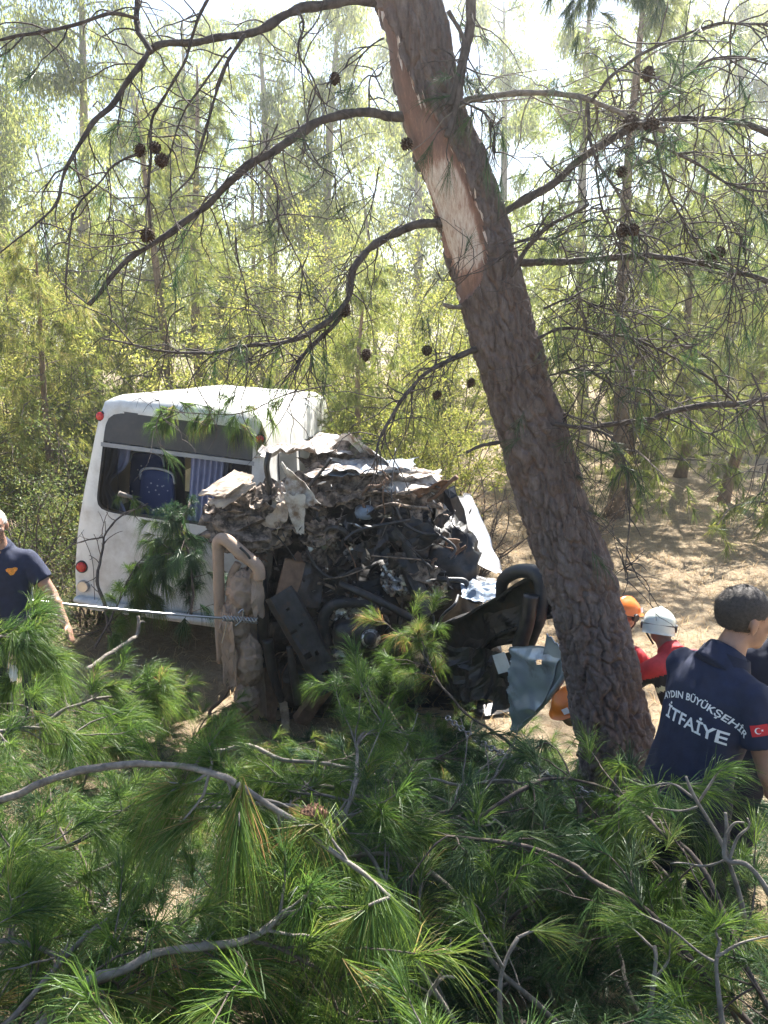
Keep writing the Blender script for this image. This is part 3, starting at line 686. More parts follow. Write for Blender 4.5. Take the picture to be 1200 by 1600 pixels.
wheel(-.83, 1.35); wheel(.83, 1.35)

# ================================================================ THE WRECK IN FRONT OF IT
M['w_white'] = plain('torn_white_paint', (.56, .53, .49), .55, 0, .15, 6, .15, dirt=(.17, .115, .08), dscale=6, dlo=.42, dhi=.62)
M['w_beige'] = plain('torn_board', (.42, .33, .25), .8, 0, .3, 9, .3, dirt=(.15, .10, .07), dscale=6, dlo=.5, dhi=.7)
M['w_mud'] = plain('mud_covered_metal', (.40, .285, .21), .85, 0, .18, 7, .25, dirt=(.24, .16, .115), dscale=7, dlo=.5, dhi=.75, bdist=.008)
M['w_mess'] = plain('crushed_metal', (.27, .205, .155), .7, .1, .5, 14, .4, dirt=(.05, .038, .03), dscale=13, dlo=.42, dhi=.6)
M['w_black'] = plain('oily_black', (.018, .018, .020), .38, .1, .5, 18, .4, dirt=(.05, .04, .033), dscale=10, dlo=.5, dhi=.7)
M['w_soot'] = plain('sooty_metal', (.045, .044, .046), .5, .5, .4, 16, .3, dirt=(.10, .068, .048), dscale=9, dlo=.55, dhi=.72)
M['w_blue'] = plain('blue_grey_panel', (.20, .25, .32), .45, 0, .12, 5, .1, dirt=(.075, .07, .07), dscale=6, dlo=.53, dhi=.75)
M['w_rust'] = plain('rusty_brown', (.16, .095, .06), .85, 0, .35, 12, .3)
M['w_silver'] = plain('bright_alloy', (.50, .49, .47), .3, .8, .3, 30, .3, dirt=(.06, .05, .045), dscale=18, dlo=.45, dhi=.6)
M['w_hose'] = plain('hose_rubber', (.025, .026, .03), .5, 0, .25, 30, .15, dirt=(.13, .10, .08), dscale=8, dlo=.55, dhi=.75)
M['silver_side'] = plain('silver_body_side', (.62, .63, .64), .35, .15, .08, 5, .05, dirt=(.25, .20, .16), dscale=5, dlo=.5, dhi=.75)
M['door_metal'] = plain('bent_door_metal', (.36, .43, .52), .32, .45, .12, 5, .1, dirt=(.10, .10, .105), dscale=5, dlo=.55, dhi=.75)
wk = empty('crushed_vehicle_front', (-.25, 7.2, 0)); wko = np.array(wk.location)
tag(wk, 'crushed burnt out vehicle front with exposed engine and torn panels', 'vehicle wreck')
wr = np.random.default_rng(23)
def W(px, py, y): return P(px, py, y) - wko
def wsheet(name, m, pp, nu=16, nv=16, amp=.04, seed=1, freq=4, thick=.006, jag=.06, mask=None, smooth=False):
    return MB().sheet([W(*p) for p in pp], nu, nv, amp, seed, freq, thick, jag, mask=mask).build(name, M[m], wk, smooth)
def wtube(name, m, pp, r, sides=10, n=None, dents=.1, cap=True):
    c = curve([W(*p) for p in pp], n or len(pp)*8); r_ = np.interp(np.linspace(0, 1, len(c)), np.linspace(0, 1, len(np.atleast_1d(r))), np.atleast_1d(r))
    r_ = r_*(1 + dents*vnoise(c*9, 3)); return MB().tube(c, r_, sides, cap=cap).build(name, M[m], wk, smooth=True)
# --- dark core that the clutter sits on
wsheet('firewall', 'w_black', [(395, 1110, 7.5), (800, 1110, 7.6), (720, 760, 8.0), (420, 770, 7.9)], 22, 22, .10, 3, 3)
wsheet('floor_plate', 'w_black', [(400, 1130, 6.9), (800, 1120, 7.0), (800, 1060, 8.2), (400, 1060, 8.2)], 14, 14, .05, 4, 3)
wsheet('side_skin', 'w_soot', [(410, 1100, 7.0), (430, 800, 7.1), (440, 770, 8.2), (420, 1060, 8.2)], 14, 14, .06, 5, 3)
wsheet('side_skin', 'w_black', [(770, 1100, 7.0), (690, 800, 7.3), (690, 780, 8.4), (770, 1040, 8.4)], 14, 14, .06, 6, 3)
def lump(name, m, c, rad, seed, amp=.18, f=3.5, nu=34, nv=24, Mx=None, smooth=True, pw=.75):
    th_ = np.linspace(0, math.pi, nv+1); ph = np.linspace(0, 2*math.pi, nu, endpoint=False)
    v = np.stack([np.sin(th_)[:, None]*np.cos(ph), np.sin(th_)[:, None]*np.sin(ph), np.cos(th_)[:, None]*np.ones(nu)], -1).reshape(-1, 3)
    v = np.sign(v)*np.abs(v)**pw; d = 1 + amp*(1-2*np.abs(vnoise(v*f+seed, seed))) + amp*.5*(1-2*np.abs(vnoise(v*f*2.3+seed, seed+1))) + amp*.2*vnoise(v*f*6, seed+2)
    v = v*d[:, None]*np.asarray(rad)
    if Mx is not None: v = v @ np.array(Mx)[:3, :3].T
    i = np.arange(nv)[:, None]*nu; j = np.arange(nu)[None]; j2 = (j+1) % nu
    return MB().add(v + np.asarray(c), np.stack([i+j, i+nu+j, i+nu+j2, i+j2], -1).reshape(-1, 4)).build(name, M[m], wk, smooth)
lump('engine_block', 'w_black', W(560, 960, 7.5), (.62, .42, .52), 3, .2, 3)
lump('gearbox', 'w_soot', W(560, 995, 7.05), (.20, .22, .22), 8, .12, 3)
lump('gearbox', 'w_black', W(690, 900, 7.4), (.3, .35, .45), 9, .25, 4)
lump('oil_pan', 'w_black', W(500, 1060, 7.1), (.35, .3, .22), 11, .2, 4)
# --- roof of crumpled sheet on top
wsheet('roof_sheet', 'w_white', [(392, 712, 7.3), (470, 700, 7.2), (600, 730, 7.9), (520, 683, 8.5)], 22, 18, .045, 11, 5, jag=.10)
wsheet('roof_sheet', 'w_mess', [(455, 712, 7.6), (560, 684, 7.8), (618, 745, 7.5), (520, 735, 7.2)], 22, 18, .05, 14, 5, jag=.10)
wsheet('roof_sheet', 'w_white', [(520, 690, 8.0), (545, 682, 7.6), (612, 738, 7.3), (600, 725, 8.1)], 18, 12, .03, 31, 5, jag=.06)
wsheet('roof_sheet', 'w_white', [(470, 745, 7.0), (600, 740, 7.05), (690, 745, 7.6), (560, 715, 8.0)], 24, 18, .045, 17, 5, jag=.08)
wsheet('roof_sheet', 'w_blue', [(500, 748, 7.05), (640, 738, 7.1), (650, 722, 7.7), (510, 722, 7.7)], 18, 12, .03, 19, 6, jag=.05)
wsheet('bonnet_sheet', 'w_white', [(600, 775, 7.0), (690, 778, 7.0), (690, 745, 7.9), (610, 735, 7.9)], 20, 16, .035, 21, 4, jag=.06)
wsheet('bonnet_sheet', 'w_mess', [(510, 770, 6.95), (690, 768, 6.95), (680, 800, 7.0), (520, 790, 7.0)], 30, 10, .05, 23, 6, jag=.08)
wsheet('bonnet_sheet', 'w_mess', [(430, 800, 6.95), (560, 790, 6.95), (640, 745, 7.3), (470, 740, 7.4)], 26, 18, .07, 25, 6, jag=.10)
wsheet('torn_flap', 'w_rust', [(640, 778, 6.95), (690, 752, 6.9), (712, 752, 7.0), (668, 790, 7.2)], 14, 10, .02, 27, 6)
wtube('bent_pipe', 'w_rust', [(640, 795, 7.1), (680, 775, 7.0), (704, 752, 6.95), (714, 745, 6.92)], [.016, .016, .022], 8)
# --- torn pieces, upper left
wsheet('torn_panel', 'w_white', [(437, 722, 6.75), (455, 735, 6.7), (500, 790, 6.7), (452, 795, 6.75)], 18, 18, .030, 33, 5, jag=.08)
wsheet('torn_panel', 'w_white', [(440, 770, 6.72), (478, 775, 6.7), (474, 838, 6.75), (462, 832, 6.78)], 12, 14, .015, 35, 6, jag=.08)
wsheet('torn_board', 'w_beige', [(312, 776, 6.75), (352, 780, 6.65), (398, 746, 6.9), (368, 735, 7.1)], 14, 12, .022, 37, 5, thick=.014, jag=.05)
wsheet('torn_board', 'w_beige', [(325, 790, 6.7), (350, 795, 6.65), (400, 758, 6.8), (385, 750, 6.9)], 12, 10, .02, 39, 6, thick=.01, jag=.06)
for k, (x, y, sx, sy, a, m_) in enumerate([(372, 792, 50, 26, -.4, 'w_mess'), (352, 818, 38, 30, .3, 'w_mess'), (400, 822, 52, 30, .1, 'w_mess'), (432, 800, 42, 32, -.8, 'w_beige'), (438, 835, 34, 18, -.7, 'w_beige'), (380, 846, 52, 26, .2, 'w_white'),
                                           (405, 850, 40, 18, .25, 'w_beige'), (335, 800, 26, 20, .5, 'w_mess'), (430, 776, 34, 20, -.5, 'w_white'), (455, 815, 30, 22, .4, 'w_mess'), (470, 790, 44, 18, .3, 'w_mess'), (358, 838, 36, 20, .3, 'w_white'), (415, 775, 40, 22, -.5, 'w_mess'), (390, 870, 40, 12, .3, 'w_rust')]):
    ca, sa = math.cos(a), math.sin(a); pp = []
    for ux, uy, dy in ((-1, 1, -.1), (1, 1, -.05), (1, -1, .12), (-1, -1, .12)):
        pp.append((x + ux*sx*.62*ca - uy*sy*.62*sa, y + ux*sx*.62*sa + uy*sy*.62*ca, 6.85 + dy + .05*(k % 3)))
    wsheet('crushed_panel', m_, pp, 16, 12, .045, 50+k, 8, jag=.10)
lump('crushed_panel', 'w_mess', W(390, 815, 7.1), (.32, .3, .2), 41, .35, 4, 30, 20, smooth=False)
lump('crushed_panel', 'w_mess', W(450, 790, 7.3), (.3, .3, .18), 43, .35, 4, 30, 20, smooth=False)
# --- the mud coloured tube frame and tank at the left
wtube('tube_frame', 'w_mud', [(345, 1035, 6.72), (343, 960, 6.7), (341, 870, 6.68), (341, 848, 6.66), (352, 843, 6.62), (378, 865, 6.58), (402, 885, 6.55), (406, 905, 6.55)], [.036, .05, .05, .052, .056, .060, .055, .05], 12, 60, .06)
wtube('tube_frame', 'w_mud', [(372, 880, 6.7), (362, 900, 6.7), (358, 930, 6.68)], .035, 8)
wtube('clamp_band', 'w_soot', [(375, 855, 6.51), (390, 872, 6.52), (386, 890, 6.62)], .012, 6)
lump('fuel_tank', 'w_mud', W(380, 925, 6.72), (.135, .13, .20), 61, .13, 2.2, 64, 60, pw=1.0)
lump('fuel_tank', 'w_mud', W(367, 975, 6.70), (.125, .13, .21), 64, .15, 2.6, 64, 60, pw=1.0)
lump('fuel_tank', 'w_mud', W(388, 1030, 6.68), (.125, .12, .22), 67, .15, 2.6, 64, 60, pw=1.0)
lump('fuel_tank', 'w_mud', W(386, 1090, 6.66), (.10, .11, .13), 70, .15, 2.6, 48, 40, pw=1.0)
wsheet('mud_skirt', 'w_mud', [(352, 1060, 6.62), (372, 1075, 6.58), (368, 960, 6.56), (345, 950, 6.62)], 10, 20, .03, 66, 5, jag=.10)
wsheet('mud_skirt', 'w_mud', [(395, 960, 6.56), (414, 962, 6.6), (412, 895, 6.62), (392, 890, 6.58)], 10, 14, .025, 63, 6, jag=.12)
wsheet('mud_skirt', 'w_mud', [(395, 1120, 6.75), (420, 1115, 6.8), (405, 900, 6.75), (380, 890, 6.7)], 10, 24, .03, 69, 5)
wtube('hanging_hose', 'w_rust', [(362, 1070, 6.65), (345, 1095, 6.6), (328, 1112, 6.55), (335, 1132, 6.5), (365, 1130, 6.5), (402, 1102, 6.55)], .016, 8, 40)
wsheet('torn_strip', 'w_rust', [(418, 1130, 6.7), (430, 1135, 6.7), (438, 1050, 6.75), (414, 1040, 6.75)], 8, 16, .02, 71, 6)
wsheet('torn_strip', 'w_beige', [(440, 1138, 6.68), (452, 1140, 6.68), (450, 1095, 6.72), (436, 1090, 6.72)], 8, 10, .015, 73, 6)
# --- steel rail with holes
def rail(a, b, wd, th, m, name, holes=(), up=(.35, -.9, .2)):
    a, b = W(*a), W(*b); d = nrm(b-a); n_ = nrm(np.array(up, float) - d*np.dot(up, d)); sd = np.cross(d, n_); Lr = np.linalg.norm(b-a)
    mb = MB(); nu, nv = 40, 9
    U, V = np.meshgrid(np.linspace(0, 1, nu), np.linspace(-1, 1, nv), indexing='ij')
    off = .012*vnoise(np.stack([U*8, V*2, U*0], -1), 4) + np.where(np.abs(V) > .95, -.05, 0)
    ed = 1 + .05*vnoise(np.stack([U*7, V*0, U*0], -1), 9)
    p = a + (U*Lr)[..., None]*d + (V*wd*.5*ed)[..., None]*sd + off[..., None]*n_
    v = p.reshape(-1, 3); i = np.arange(nu-1)[:, None]*nv; j = np.arange(nv-1)[None]; f = np.stack([i+j, i+nv+j, i+nv+j+1, i+j+1], -1).reshape(-1, 4)
    keep = np.ones(len(f), bool)
    for hu, hv in holes: keep &= ~((np.abs((f[:, 0]//nv+.5)/nu - hu) < .02) & (np.abs(((f[:, 0] % nv)+.5)/(nv-1)*2-1 - hv) < .16))
    f = f[keep]; Nn = len(v); e = np.vstack([f[:, [0, 1]], f[:, [1, 2]], f[:, [2, 3]], f[:, [3, 0]]]); key = np.sort(e, 1)
    uq, inv, cnt = np.unique(key, axis=0, return_inverse=True, return_counts=True); be = e[cnt[inv.ravel()] == 1]
    mb.add(np.vstack([v + n_*th*.5, v - n_*th*.5]), np.vstack([f, f[:, ::-1]+Nn, np.stack([be[:, 1], be[:, 0], be[:, 0]+Nn, be[:, 1]+Nn], -1)]))
    return mb.build(name, M[m], wk)
rail((438, 925, 6.58), (522, 1075, 6.5), .27, .02, 'w_soot', 'chassis_rail', [(.16, .1), (.34, -.1), (.36, .5), (.62, -.1), (.60, .5), (.82, 0)])
rail((520, 1062, 6.52), (470, 1130, 6.6), .16, .02, 'w_rust', 'chassis_rail', [])
wsheet('curved_bracket', 'w_rust', [(430, 930, 6.62), (458, 945, 6.65), (478, 880, 6.75), (446, 872, 6.7)], 14, 16, .012, 81, 4, thick=.02, jag=.02, smooth=True)
wsheet('curved_bracket', 'w_soot', [(456, 945, 6.66), (495, 950, 6.8), (505, 885, 6.95), (474, 878, 6.78)], 14, 16, .02, 83, 4, thick=.02, jag=.02)
wtube('damper', 'w_black', [(418, 1000, 6.62), (426, 1050, 6.62), (440, 1095, 6.65)], [.05, .045, .035], 12)
wtube('damper', 'w_soot', [(452, 1010, 6.62), (460, 1060, 6.6), (466, 1100, 6.62)], [.03, .04, .035], 12)
wtube('axle_stub', 'w_black', [(408, 890, 6.75), (410, 960, 6.72), (412, 1040, 6.72)], [.05, .055, .05], 10)
# --- engine clutter
wtube('prop_shaft', 'w_soot', [(530, 912, 6.75), (590, 938, 6.65), (646, 968, 6.6)], .034, 12)
wtube('intake_hose', 'w_hose', [(512, 1010, 6.78), (505, 970, 6.78), (520, 945, 6.78), (560, 942, 6.8), (610, 955, 6.9)], .050, 12)
wtube('intake_hose', 'w_hose', [(505, 990, 6.80), (512, 1030, 6.78), (530, 1060, 6.75)], .045, 12)
lump('alternator', 'w_soot', W(555, 992, 6.75), (.20, .12, .15), 87, .06, 4)
wtube('pulley', 'w_silver', [(578, 998, 6.60), (580, 998, 6.55)], [.085, .085], 24)
wtube('pulley', 'w_black', [(578, 998, 6.56), (580, 998, 6.53)], [.065, .05], 24)
wtube('radiator_hose', 'w_hose', [(600, 835, 6.95), (630, 845, 6.9), (642, 870, 6.88), (640, 900, 6.9)], [.045, .05, .05, .045], 12)
rail((630, 862, 6.86), (672, 960, 6.75), .17, .02, 'w_black', 'engine_mount', [])
wtube('coolant_pipe', 'w_soot', [(505, 838, 6.85), (515, 825, 6.82), (535, 828, 6.82), (548, 845, 6.85)], .022, 8)
lump('header_tank', 'w_blue', W(570, 800, 7.0), (.085, .08, .06), 91, .1, 3)
for k in range(46):                                            # pipes, leads and hoses tangled round the engine
    x, y = wr.uniform(430, 740), wr.uniform(790, 1060)
    if x > 690 and y < 830: continue
    d0 = 7.0 - .25*(1-abs(x-570)/200) + wr.uniform(-.05, .2); pp = [(x, y, d0)]; a = wr.uniform(0, 6.28)
    for s_ in range(wr.integers(3, 6)):
        a += wr.normal()*.7; st_ = wr.uniform(14, 34); pp.append((pp[-1][0]+math.cos(a)*st_, pp[-1][1]+math.sin(a)*st_, pp[-1][2]+wr.uniform(-.07, .07)))
    th_ = wr.random(); r = .006 if th_ < .45 else (.014 if th_ < .8 else .026)
    wtube(['cable', 'pipe', 'hose'][0 if r < .01 else 1 if r < .02 else 2], ['w_hose', 'w_black', 'w_soot', 'w_mess', 'w_rust'][wr.integers(0, 5)], pp, r, 6 if r < .01 else 9)
for k in range(54):                                            # brackets, broken castings and bits of sheet
    x, y = wr.uniform(425, 715), wr.uniform(795, 1060); s_ = wr.uniform(10, 26); a = wr.uniform(0, 6.28); d0 = 7.0 - .22*(1-abs(x-570)/200) + wr.uniform(-.03, .2)
    pp = []
    asp = wr.uniform(.35, 1.0)
    for ux, uy in ((-1, 1), (1, 1), (1, -1), (-1, -1)):
        X_, Y_ = ux*s_, uy*s_*asp; pp.append((x + X_*math.cos(a)-Y_*math.sin(a), y + X_*math.sin(a)+Y_*math.cos(a), d0+wr.uniform(-.08, .08)))
    m_ = ['w_black', 'w_soot', 'w_black', 'w_mess', 'w_silver', 'w_soot', 'w_rust'][wr.integers(0, 7)]
    wsheet('bracket', m_, pp, 8, 7, .02, 100+k, 9, thick=.012, jag=.1)
lump('casting', 'w_mess', W(500, 830, 6.95), (.13, .12, .09), 131, .4, 4, 24, 18, smooth=False)
lump('casting', 'w_silver', W(620, 900, 6.95), (.10, .1, .12), 133, .45, 4, 24, 18, smooth=False)
lump('casting', 'w_silver', W(683, 918, 6.95), (.07, .05, .09), 135, .4, 4, 24, 18, smooth=False)
lump('casting', 'w_soot', W(640, 820, 7.1), (.16, .12, .12), 137, .4, 4, 24, 18, smooth=False)
# small shards and shreds: too many to tell apart
sh = MB()
for k in range(420):
    x, y = wr.normal(570, 85), wr.normal(880, 75); d0 = 6.95 + wr.uniform(-.25, .25)
    if not (330 < x < 740 and 740 < y < 1080): continue
    p = W(x, y, d0); e = wr.normal(size=(3, 3)); e = e/np.linalg.norm(e, axis=1, keepdims=True)*np.array([[.05], [.014], [.012]])*wr.uniform(.5, 1.6)
    v = [p-e[0], p+e[1], p+e[0], p-e[1], p+e[2]]; sh.add(v, None, [[0, 1, 4], [1, 2, 4], [2, 3, 4], [3, 0, 4], [0, 2, 1], [0, 3, 2]], wr.random(), mi=int(wr.integers(0, 4)))
o = sh.build('metal_shreds', [M['w_mess'], M['w_silver'], M['w_black'], M['w_soot']], wk); o['kind'] = 'stuff'
# --- right side: white flank, wing, channel beam and the blue inner panel
wsheet('flank_panel', 'w_white', [(735, 885, 7.6), (772, 890, 8.3), (712, 775, 8.5), (680, 780, 7.8)], 16, 18, .02, 141, 3, jag=.02)
wsheet('flank_panel', 'silver_side', [(708, 872, 7.35), (786, 900, 7.9), (732, 772, 8.5), (678, 782, 7.8)], 22, 22, .022, 142, 2.5, jag=.03, smooth=True)
wsheet('flank_panel', 'w_mess', [(700, 875, 7.3), (735, 872, 7.6), (690, 785, 7.85), (662, 795, 7.45)], 16, 18, .025, 143, 4, jag=.03)
wsheet('crumpled_wing', 'w_soot', [(702, 880, 7.3), (795, 905, 7.0), (770, 935, 6.6), (712, 915, 6.9)], 20, 16, .04, 145, 4, jag=.06)
wsheet('crumpled_wing', 'w_blue', [(720, 900, 7.0), (790, 910, 6.7), (765, 935, 6.4), (722, 930, 6.6)], 16, 14, .035, 147, 5, jag=.06)
def channel(a, b, m, name, w1, h1):
    a, b = W(*a), W(*b); d = nrm(b-a); upv = nrm(np.array([0, -.25, 1.0]) - d*np.dot([0, -.25, 1.0], d)); f = np.cross(upv, d)
    if f[1] > 0: f = -f
    mb = MB(); K = 30; sec = [(w1, h1), (0, h1), (0, -h1), (w1, -h1), (w1, -h1+.02), (.02, -h1+.02), (.02, h1-.02), (w1, h1-.02)]; v = []
    for k in range(K):
        t = k/(K-1); p = a + (b-a)*t + upv*.02*vnoise(np.array([[t*6, 1, 2]]), 3) + f*.02*vnoise(np.array([[t*6, 5, 2]]), 4)
        for s1, s2 in sec: v.append(np.ravel(p) + f*s1 + upv*s2*(1+.1*math.sin(t*9)))
    n = len(sec); i = np.arange(K-1)[:, None]*n; j = np.arange(n)[None]; j2 = (j+1) % n
    mb.add(np.array(v), np.vstack([np.stack([i+j, i+j2, i+n+j2, i+n+j], -1).reshape(-1, 4), [[0, 1, 6, 7], [1, 2, 5, 6], [2, 3, 4, 5]], np.array([[7, 6, 1, 0], [6, 5, 2, 1], [5, 4, 3, 2]])+(K-1)*n])); return mb.build(name, M[m], wk)
channel((690, 1005, 6.5), (885, 915, 5.4), 'w_soot', 'bumper_beam', .12, .15)
wsheet('bumper_skin', 'w_black', [(700, 1035, 6.45), (850, 990, 5.5), (855, 925, 5.5), (705, 985, 6.5)], 26, 12, .03, 151, 3, jag=.03)
wtube('exhaust_elbow', 'w_hose', [(783, 935, 5.9), (786, 908, 5.75), (808, 893, 5.6), (838, 896, 5.45), (846, 920, 5.4), (842, 965, 5.4), (828, 1003, 5.5)], [.042, .050, .054, .055, .052, .05, .045], 16, 60, .12)
wtube('exhaust_elbow', 'w_black', [(830, 930, 5.35), (824, 970, 5.35), (812, 1010, 5.4)], .055, 12)
msk = lambda u, v: ~((np.hypot((u-.72)*1.0, (v-.80)*1.3) < .055)) & (u > .10 + .10*np.abs(((v*9) % 1)-.5))
wsheet('inner_door_panel', 'door_metal', [(795, 1148, 5.3), (850, 1108, 5.0), (886, 1018, 4.75), (796, 1000, 5.3)], 44, 44, .045, 155, 2.6, jag=0, mask=msk, smooth=True)
wsheet('inner_door_panel', 'door_metal', [(846, 1108, 5.0), (882, 1058, 4.80), (884, 1020, 4.75), (858, 985, 4.85)], 16, 20, .02, 157, 3, jag=.03, smooth=True)
wtube('door_edge', 'door_metal', [(806, 1142, 5.26), (850, 1098, 4.97), (880, 1058, 4.76), (885, 1030, 4.72)], .02, 8)
wsheet('dark_lining', 'w_black', [(770, 1110, 5.5), (838, 1095, 5.25), (832, 1015, 5.3), (765, 1020, 5.6)], 14, 14, .03, 159, 3)
wsheet('paper_label', 'bus_white', [(780, 1053, 5.38), (800, 1047, 5.28), (789, 1018, 5.32), (770, 1024, 5.42)], 6, 6, .004, 161, 3, thick=.003, jag=0)
wsheet('crumpled_wing', 'w_black', [(700, 1090, 6.2), (780, 1100, 5.6), (790, 1020, 5.7), (705, 1010, 6.3)], 16, 14, .06, 163, 3)
wtube('brake_line', 'w_hose', [(680, 1000, 6.4), (690, 965, 6.3), (710, 945, 6.25), (716, 930, 6.4)], .014, 6)
wtube('brake_line', 'w_mess', [(578, 868, 6.75), (640, 873, 6.7), (682, 876, 6.75)], .007, 5)
wtube('loose_wire', 'w_hose', [(618, 700, 7.2), (612, 770, 6.9), (620, 830, 6.8), (650, 860, 6.75), (678, 850, 6.9)], .006, 5)
wtube('loose_wire', 'w_hose', [(640, 855, 6.75), (665, 880, 6.7), (672, 900, 6.72)], .006, 5)
wtube('loose_wire', 'w_mess', [(505, 905, 6.7), (540, 900, 6.68), (590, 880, 6.72)], .006, 5)
# ================================================================ PEOPLE
def skin_mat():
    m, t, b = mat('skin'); v = coords(t); n = noise(t, v, 14, 4); t.links.new(ramp(t, n, [(.3, (.29, .155, .105)), (.7, (.40, .23, .16))]), b.inputs['Base Color'])
    b.inputs['Roughness'].default_value = .5; b.inputs['Subsurface Weight'].default_value = .08; b.inputs['Subsurface Radius'].default_value = (.01, .004, .002); return m
M['skin'] = skin_mat()
M['navy'] = plain('navy_cloth', (.014, .020, .050), .85, 0, .2, 25, .25)
M['navy_dark'] = plain('navy_trousers', (.012, .015, .032), .9, 0, .2, 25, .25)
M['hair'] = plain('dark_hair', (.045, .036, .031), .7, 0, .5, 90, .6)
M['hair_grey'] = plain('grey_hair', (.42, .40, .38), .7, 0, .3, 90, .6)
M['letter'] = plain('white_print', (.78, .78, .78), .7, 0, .05, 20, 0)
M['flag_red'] = plain('flag_red', (.55, .02, .03), .7, 0, .1, 20, 0)
M['red_cloth'] = plain('red_turnout_cloth', (.42, .03, .035), .8, 0, .2, 20, .2)
M['black_cloth'] = plain('black_turnout_cloth', (.015, .016, .018), .9, 0, .2, 20, .2)
M['reflect'] = plain('reflective_tape', (.62, .63, .45), .4, 0, .1, 20, .05)
M['helm_orange'] = plain('orange_helmet', (.68, .17, .02), .28, 0, .1, 6, .02, dirt=(.45, .12, .03), dscale=9, dlo=.6, dhi=.8)
M['helm_white'] = plain('white_helmet', (.66, .70, .62), .22, 0, .06, 6, .02)
M['strap'] = plain('black_strap', (.02, .02, .022), .6)
M['boot'] = plain('boot_leather', (.02, .018, .016), .55)
M['eye_white'] = plain('eye_white', (.7, .68, .64), .2); M['iris'] = plain('iris', (.03, .018, .01), .1)
def remesh(mb, vox, smooth=6, mats=None, name='tmp', post=None):
    """melt overlapping solids into one continuous skin"""
    me = mb.mesh(name+'_raw', M['skin']); o = bpy.data.objects.new('tmp', me); COL.objects.link(o)
    m1 = o.modifiers.new('r', 'REMESH'); m1.mode = 'VOXEL'; m1.voxel_size = vox; m1.use_smooth_shade = True
    m2 = o.modifiers.new('s', 'SMOOTH'); m2.factor = .5; m2.iterations = smooth
    dg = bpy.context.evaluated_depsgraph_get(); out = bpy.data.meshes.new_from_object(o.evaluated_get(dg))
    bpy.data.objects.remove(o); bpy.data.meshes.remove(me)
    if post is not None:
        n = len(out.vertices); co = np.zeros(n*3, np.float32); out.vertices.foreach_get('co', co); nn = np.zeros(n*3, np.float32); out.vertices.foreach_get('normal', nn)
        co = post(co.reshape(-1, 3).astype(float), nn.reshape(-1, 3).astype(float)); out.vertices.foreach_set('co', co.astype(np.float32).ravel())
    out.name = name; out.materials.clear()
    for m in (mats if isinstance(mats, (list, tuple)) else [mats]): out.materials.append(m)
    out.polygons.foreach_set('use_smooth', np.ones(len(out.polygons), bool)); out.polygons.foreach_set('material_index', np.zeros(len(out.polygons), np.int32)); out.update(); return out
def Rx(a): return np.array(Matrix.Rotation(a, 3, 'X'))
def Ry(a): return np.array(Matrix.Rotation(a, 3, 'Y'))
def Rz(a): return np.array(Matrix.Rotation(a, 3, 'Z'))
def wrinkle(amp, f, seed):
    def fn(co, nn):
        d = fbm(co*np.array([f, f, f*.55]), seed, 3); d2 = 1-2*np.abs(vnoise(co*np.array([f*1.3, f*1.3, f*.6])+9, seed+5))
        return co + nn*(amp*(.6*d + .7*d2))[:, None]
    return fn
def skeleton(lean=0.0, side=0.0, arms=None, knees=0.0, drop=0.0):
    """joints, facing +Y, feet on z = 0; lean bends the back forward"""
    J = {}; pel = np.array([0, -.05*math.sin(lean)-knees*.12, .94-drop]); J['pel'] = pel
    B = Rx(-lean) @ Ry(side); J['B'] = B
    up = lambda x, y, z: pel + B @ np.array([x, y, z])
    J['waist'] = up(0, 0, .14); J['chest'] = up(0, .01, .36); J['neck'] = up(0, -.01, .545); J['nt'] = up(0, .02, .62); J['head'] = up(0, .04, .70)
    for s, n in ((-1, 'L'), (1, 'R')):
        J['sh'+n] = up(s*.180, -.01, .445); a = (arms or {}).get(n, ((s*.05, .02, -.29), (s*.02, .08, -.25)))
        J['el'+n] = J['sh'+n] + np.array(a[0]); J['wr'+n] = J['el'+n] + np.array(a[1])
        J['hip'+n] = pel + np.array([s*.095, 0, -.03]); J['an'+n] = np.array([s*.12, -.03, .09])
        J['kn'+n] = (J['hip'+n] + J['an'+n])/2 + np.array([s*.02, .03 + .55*math.sqrt(max(0, drop))*.6, 0])
    return J
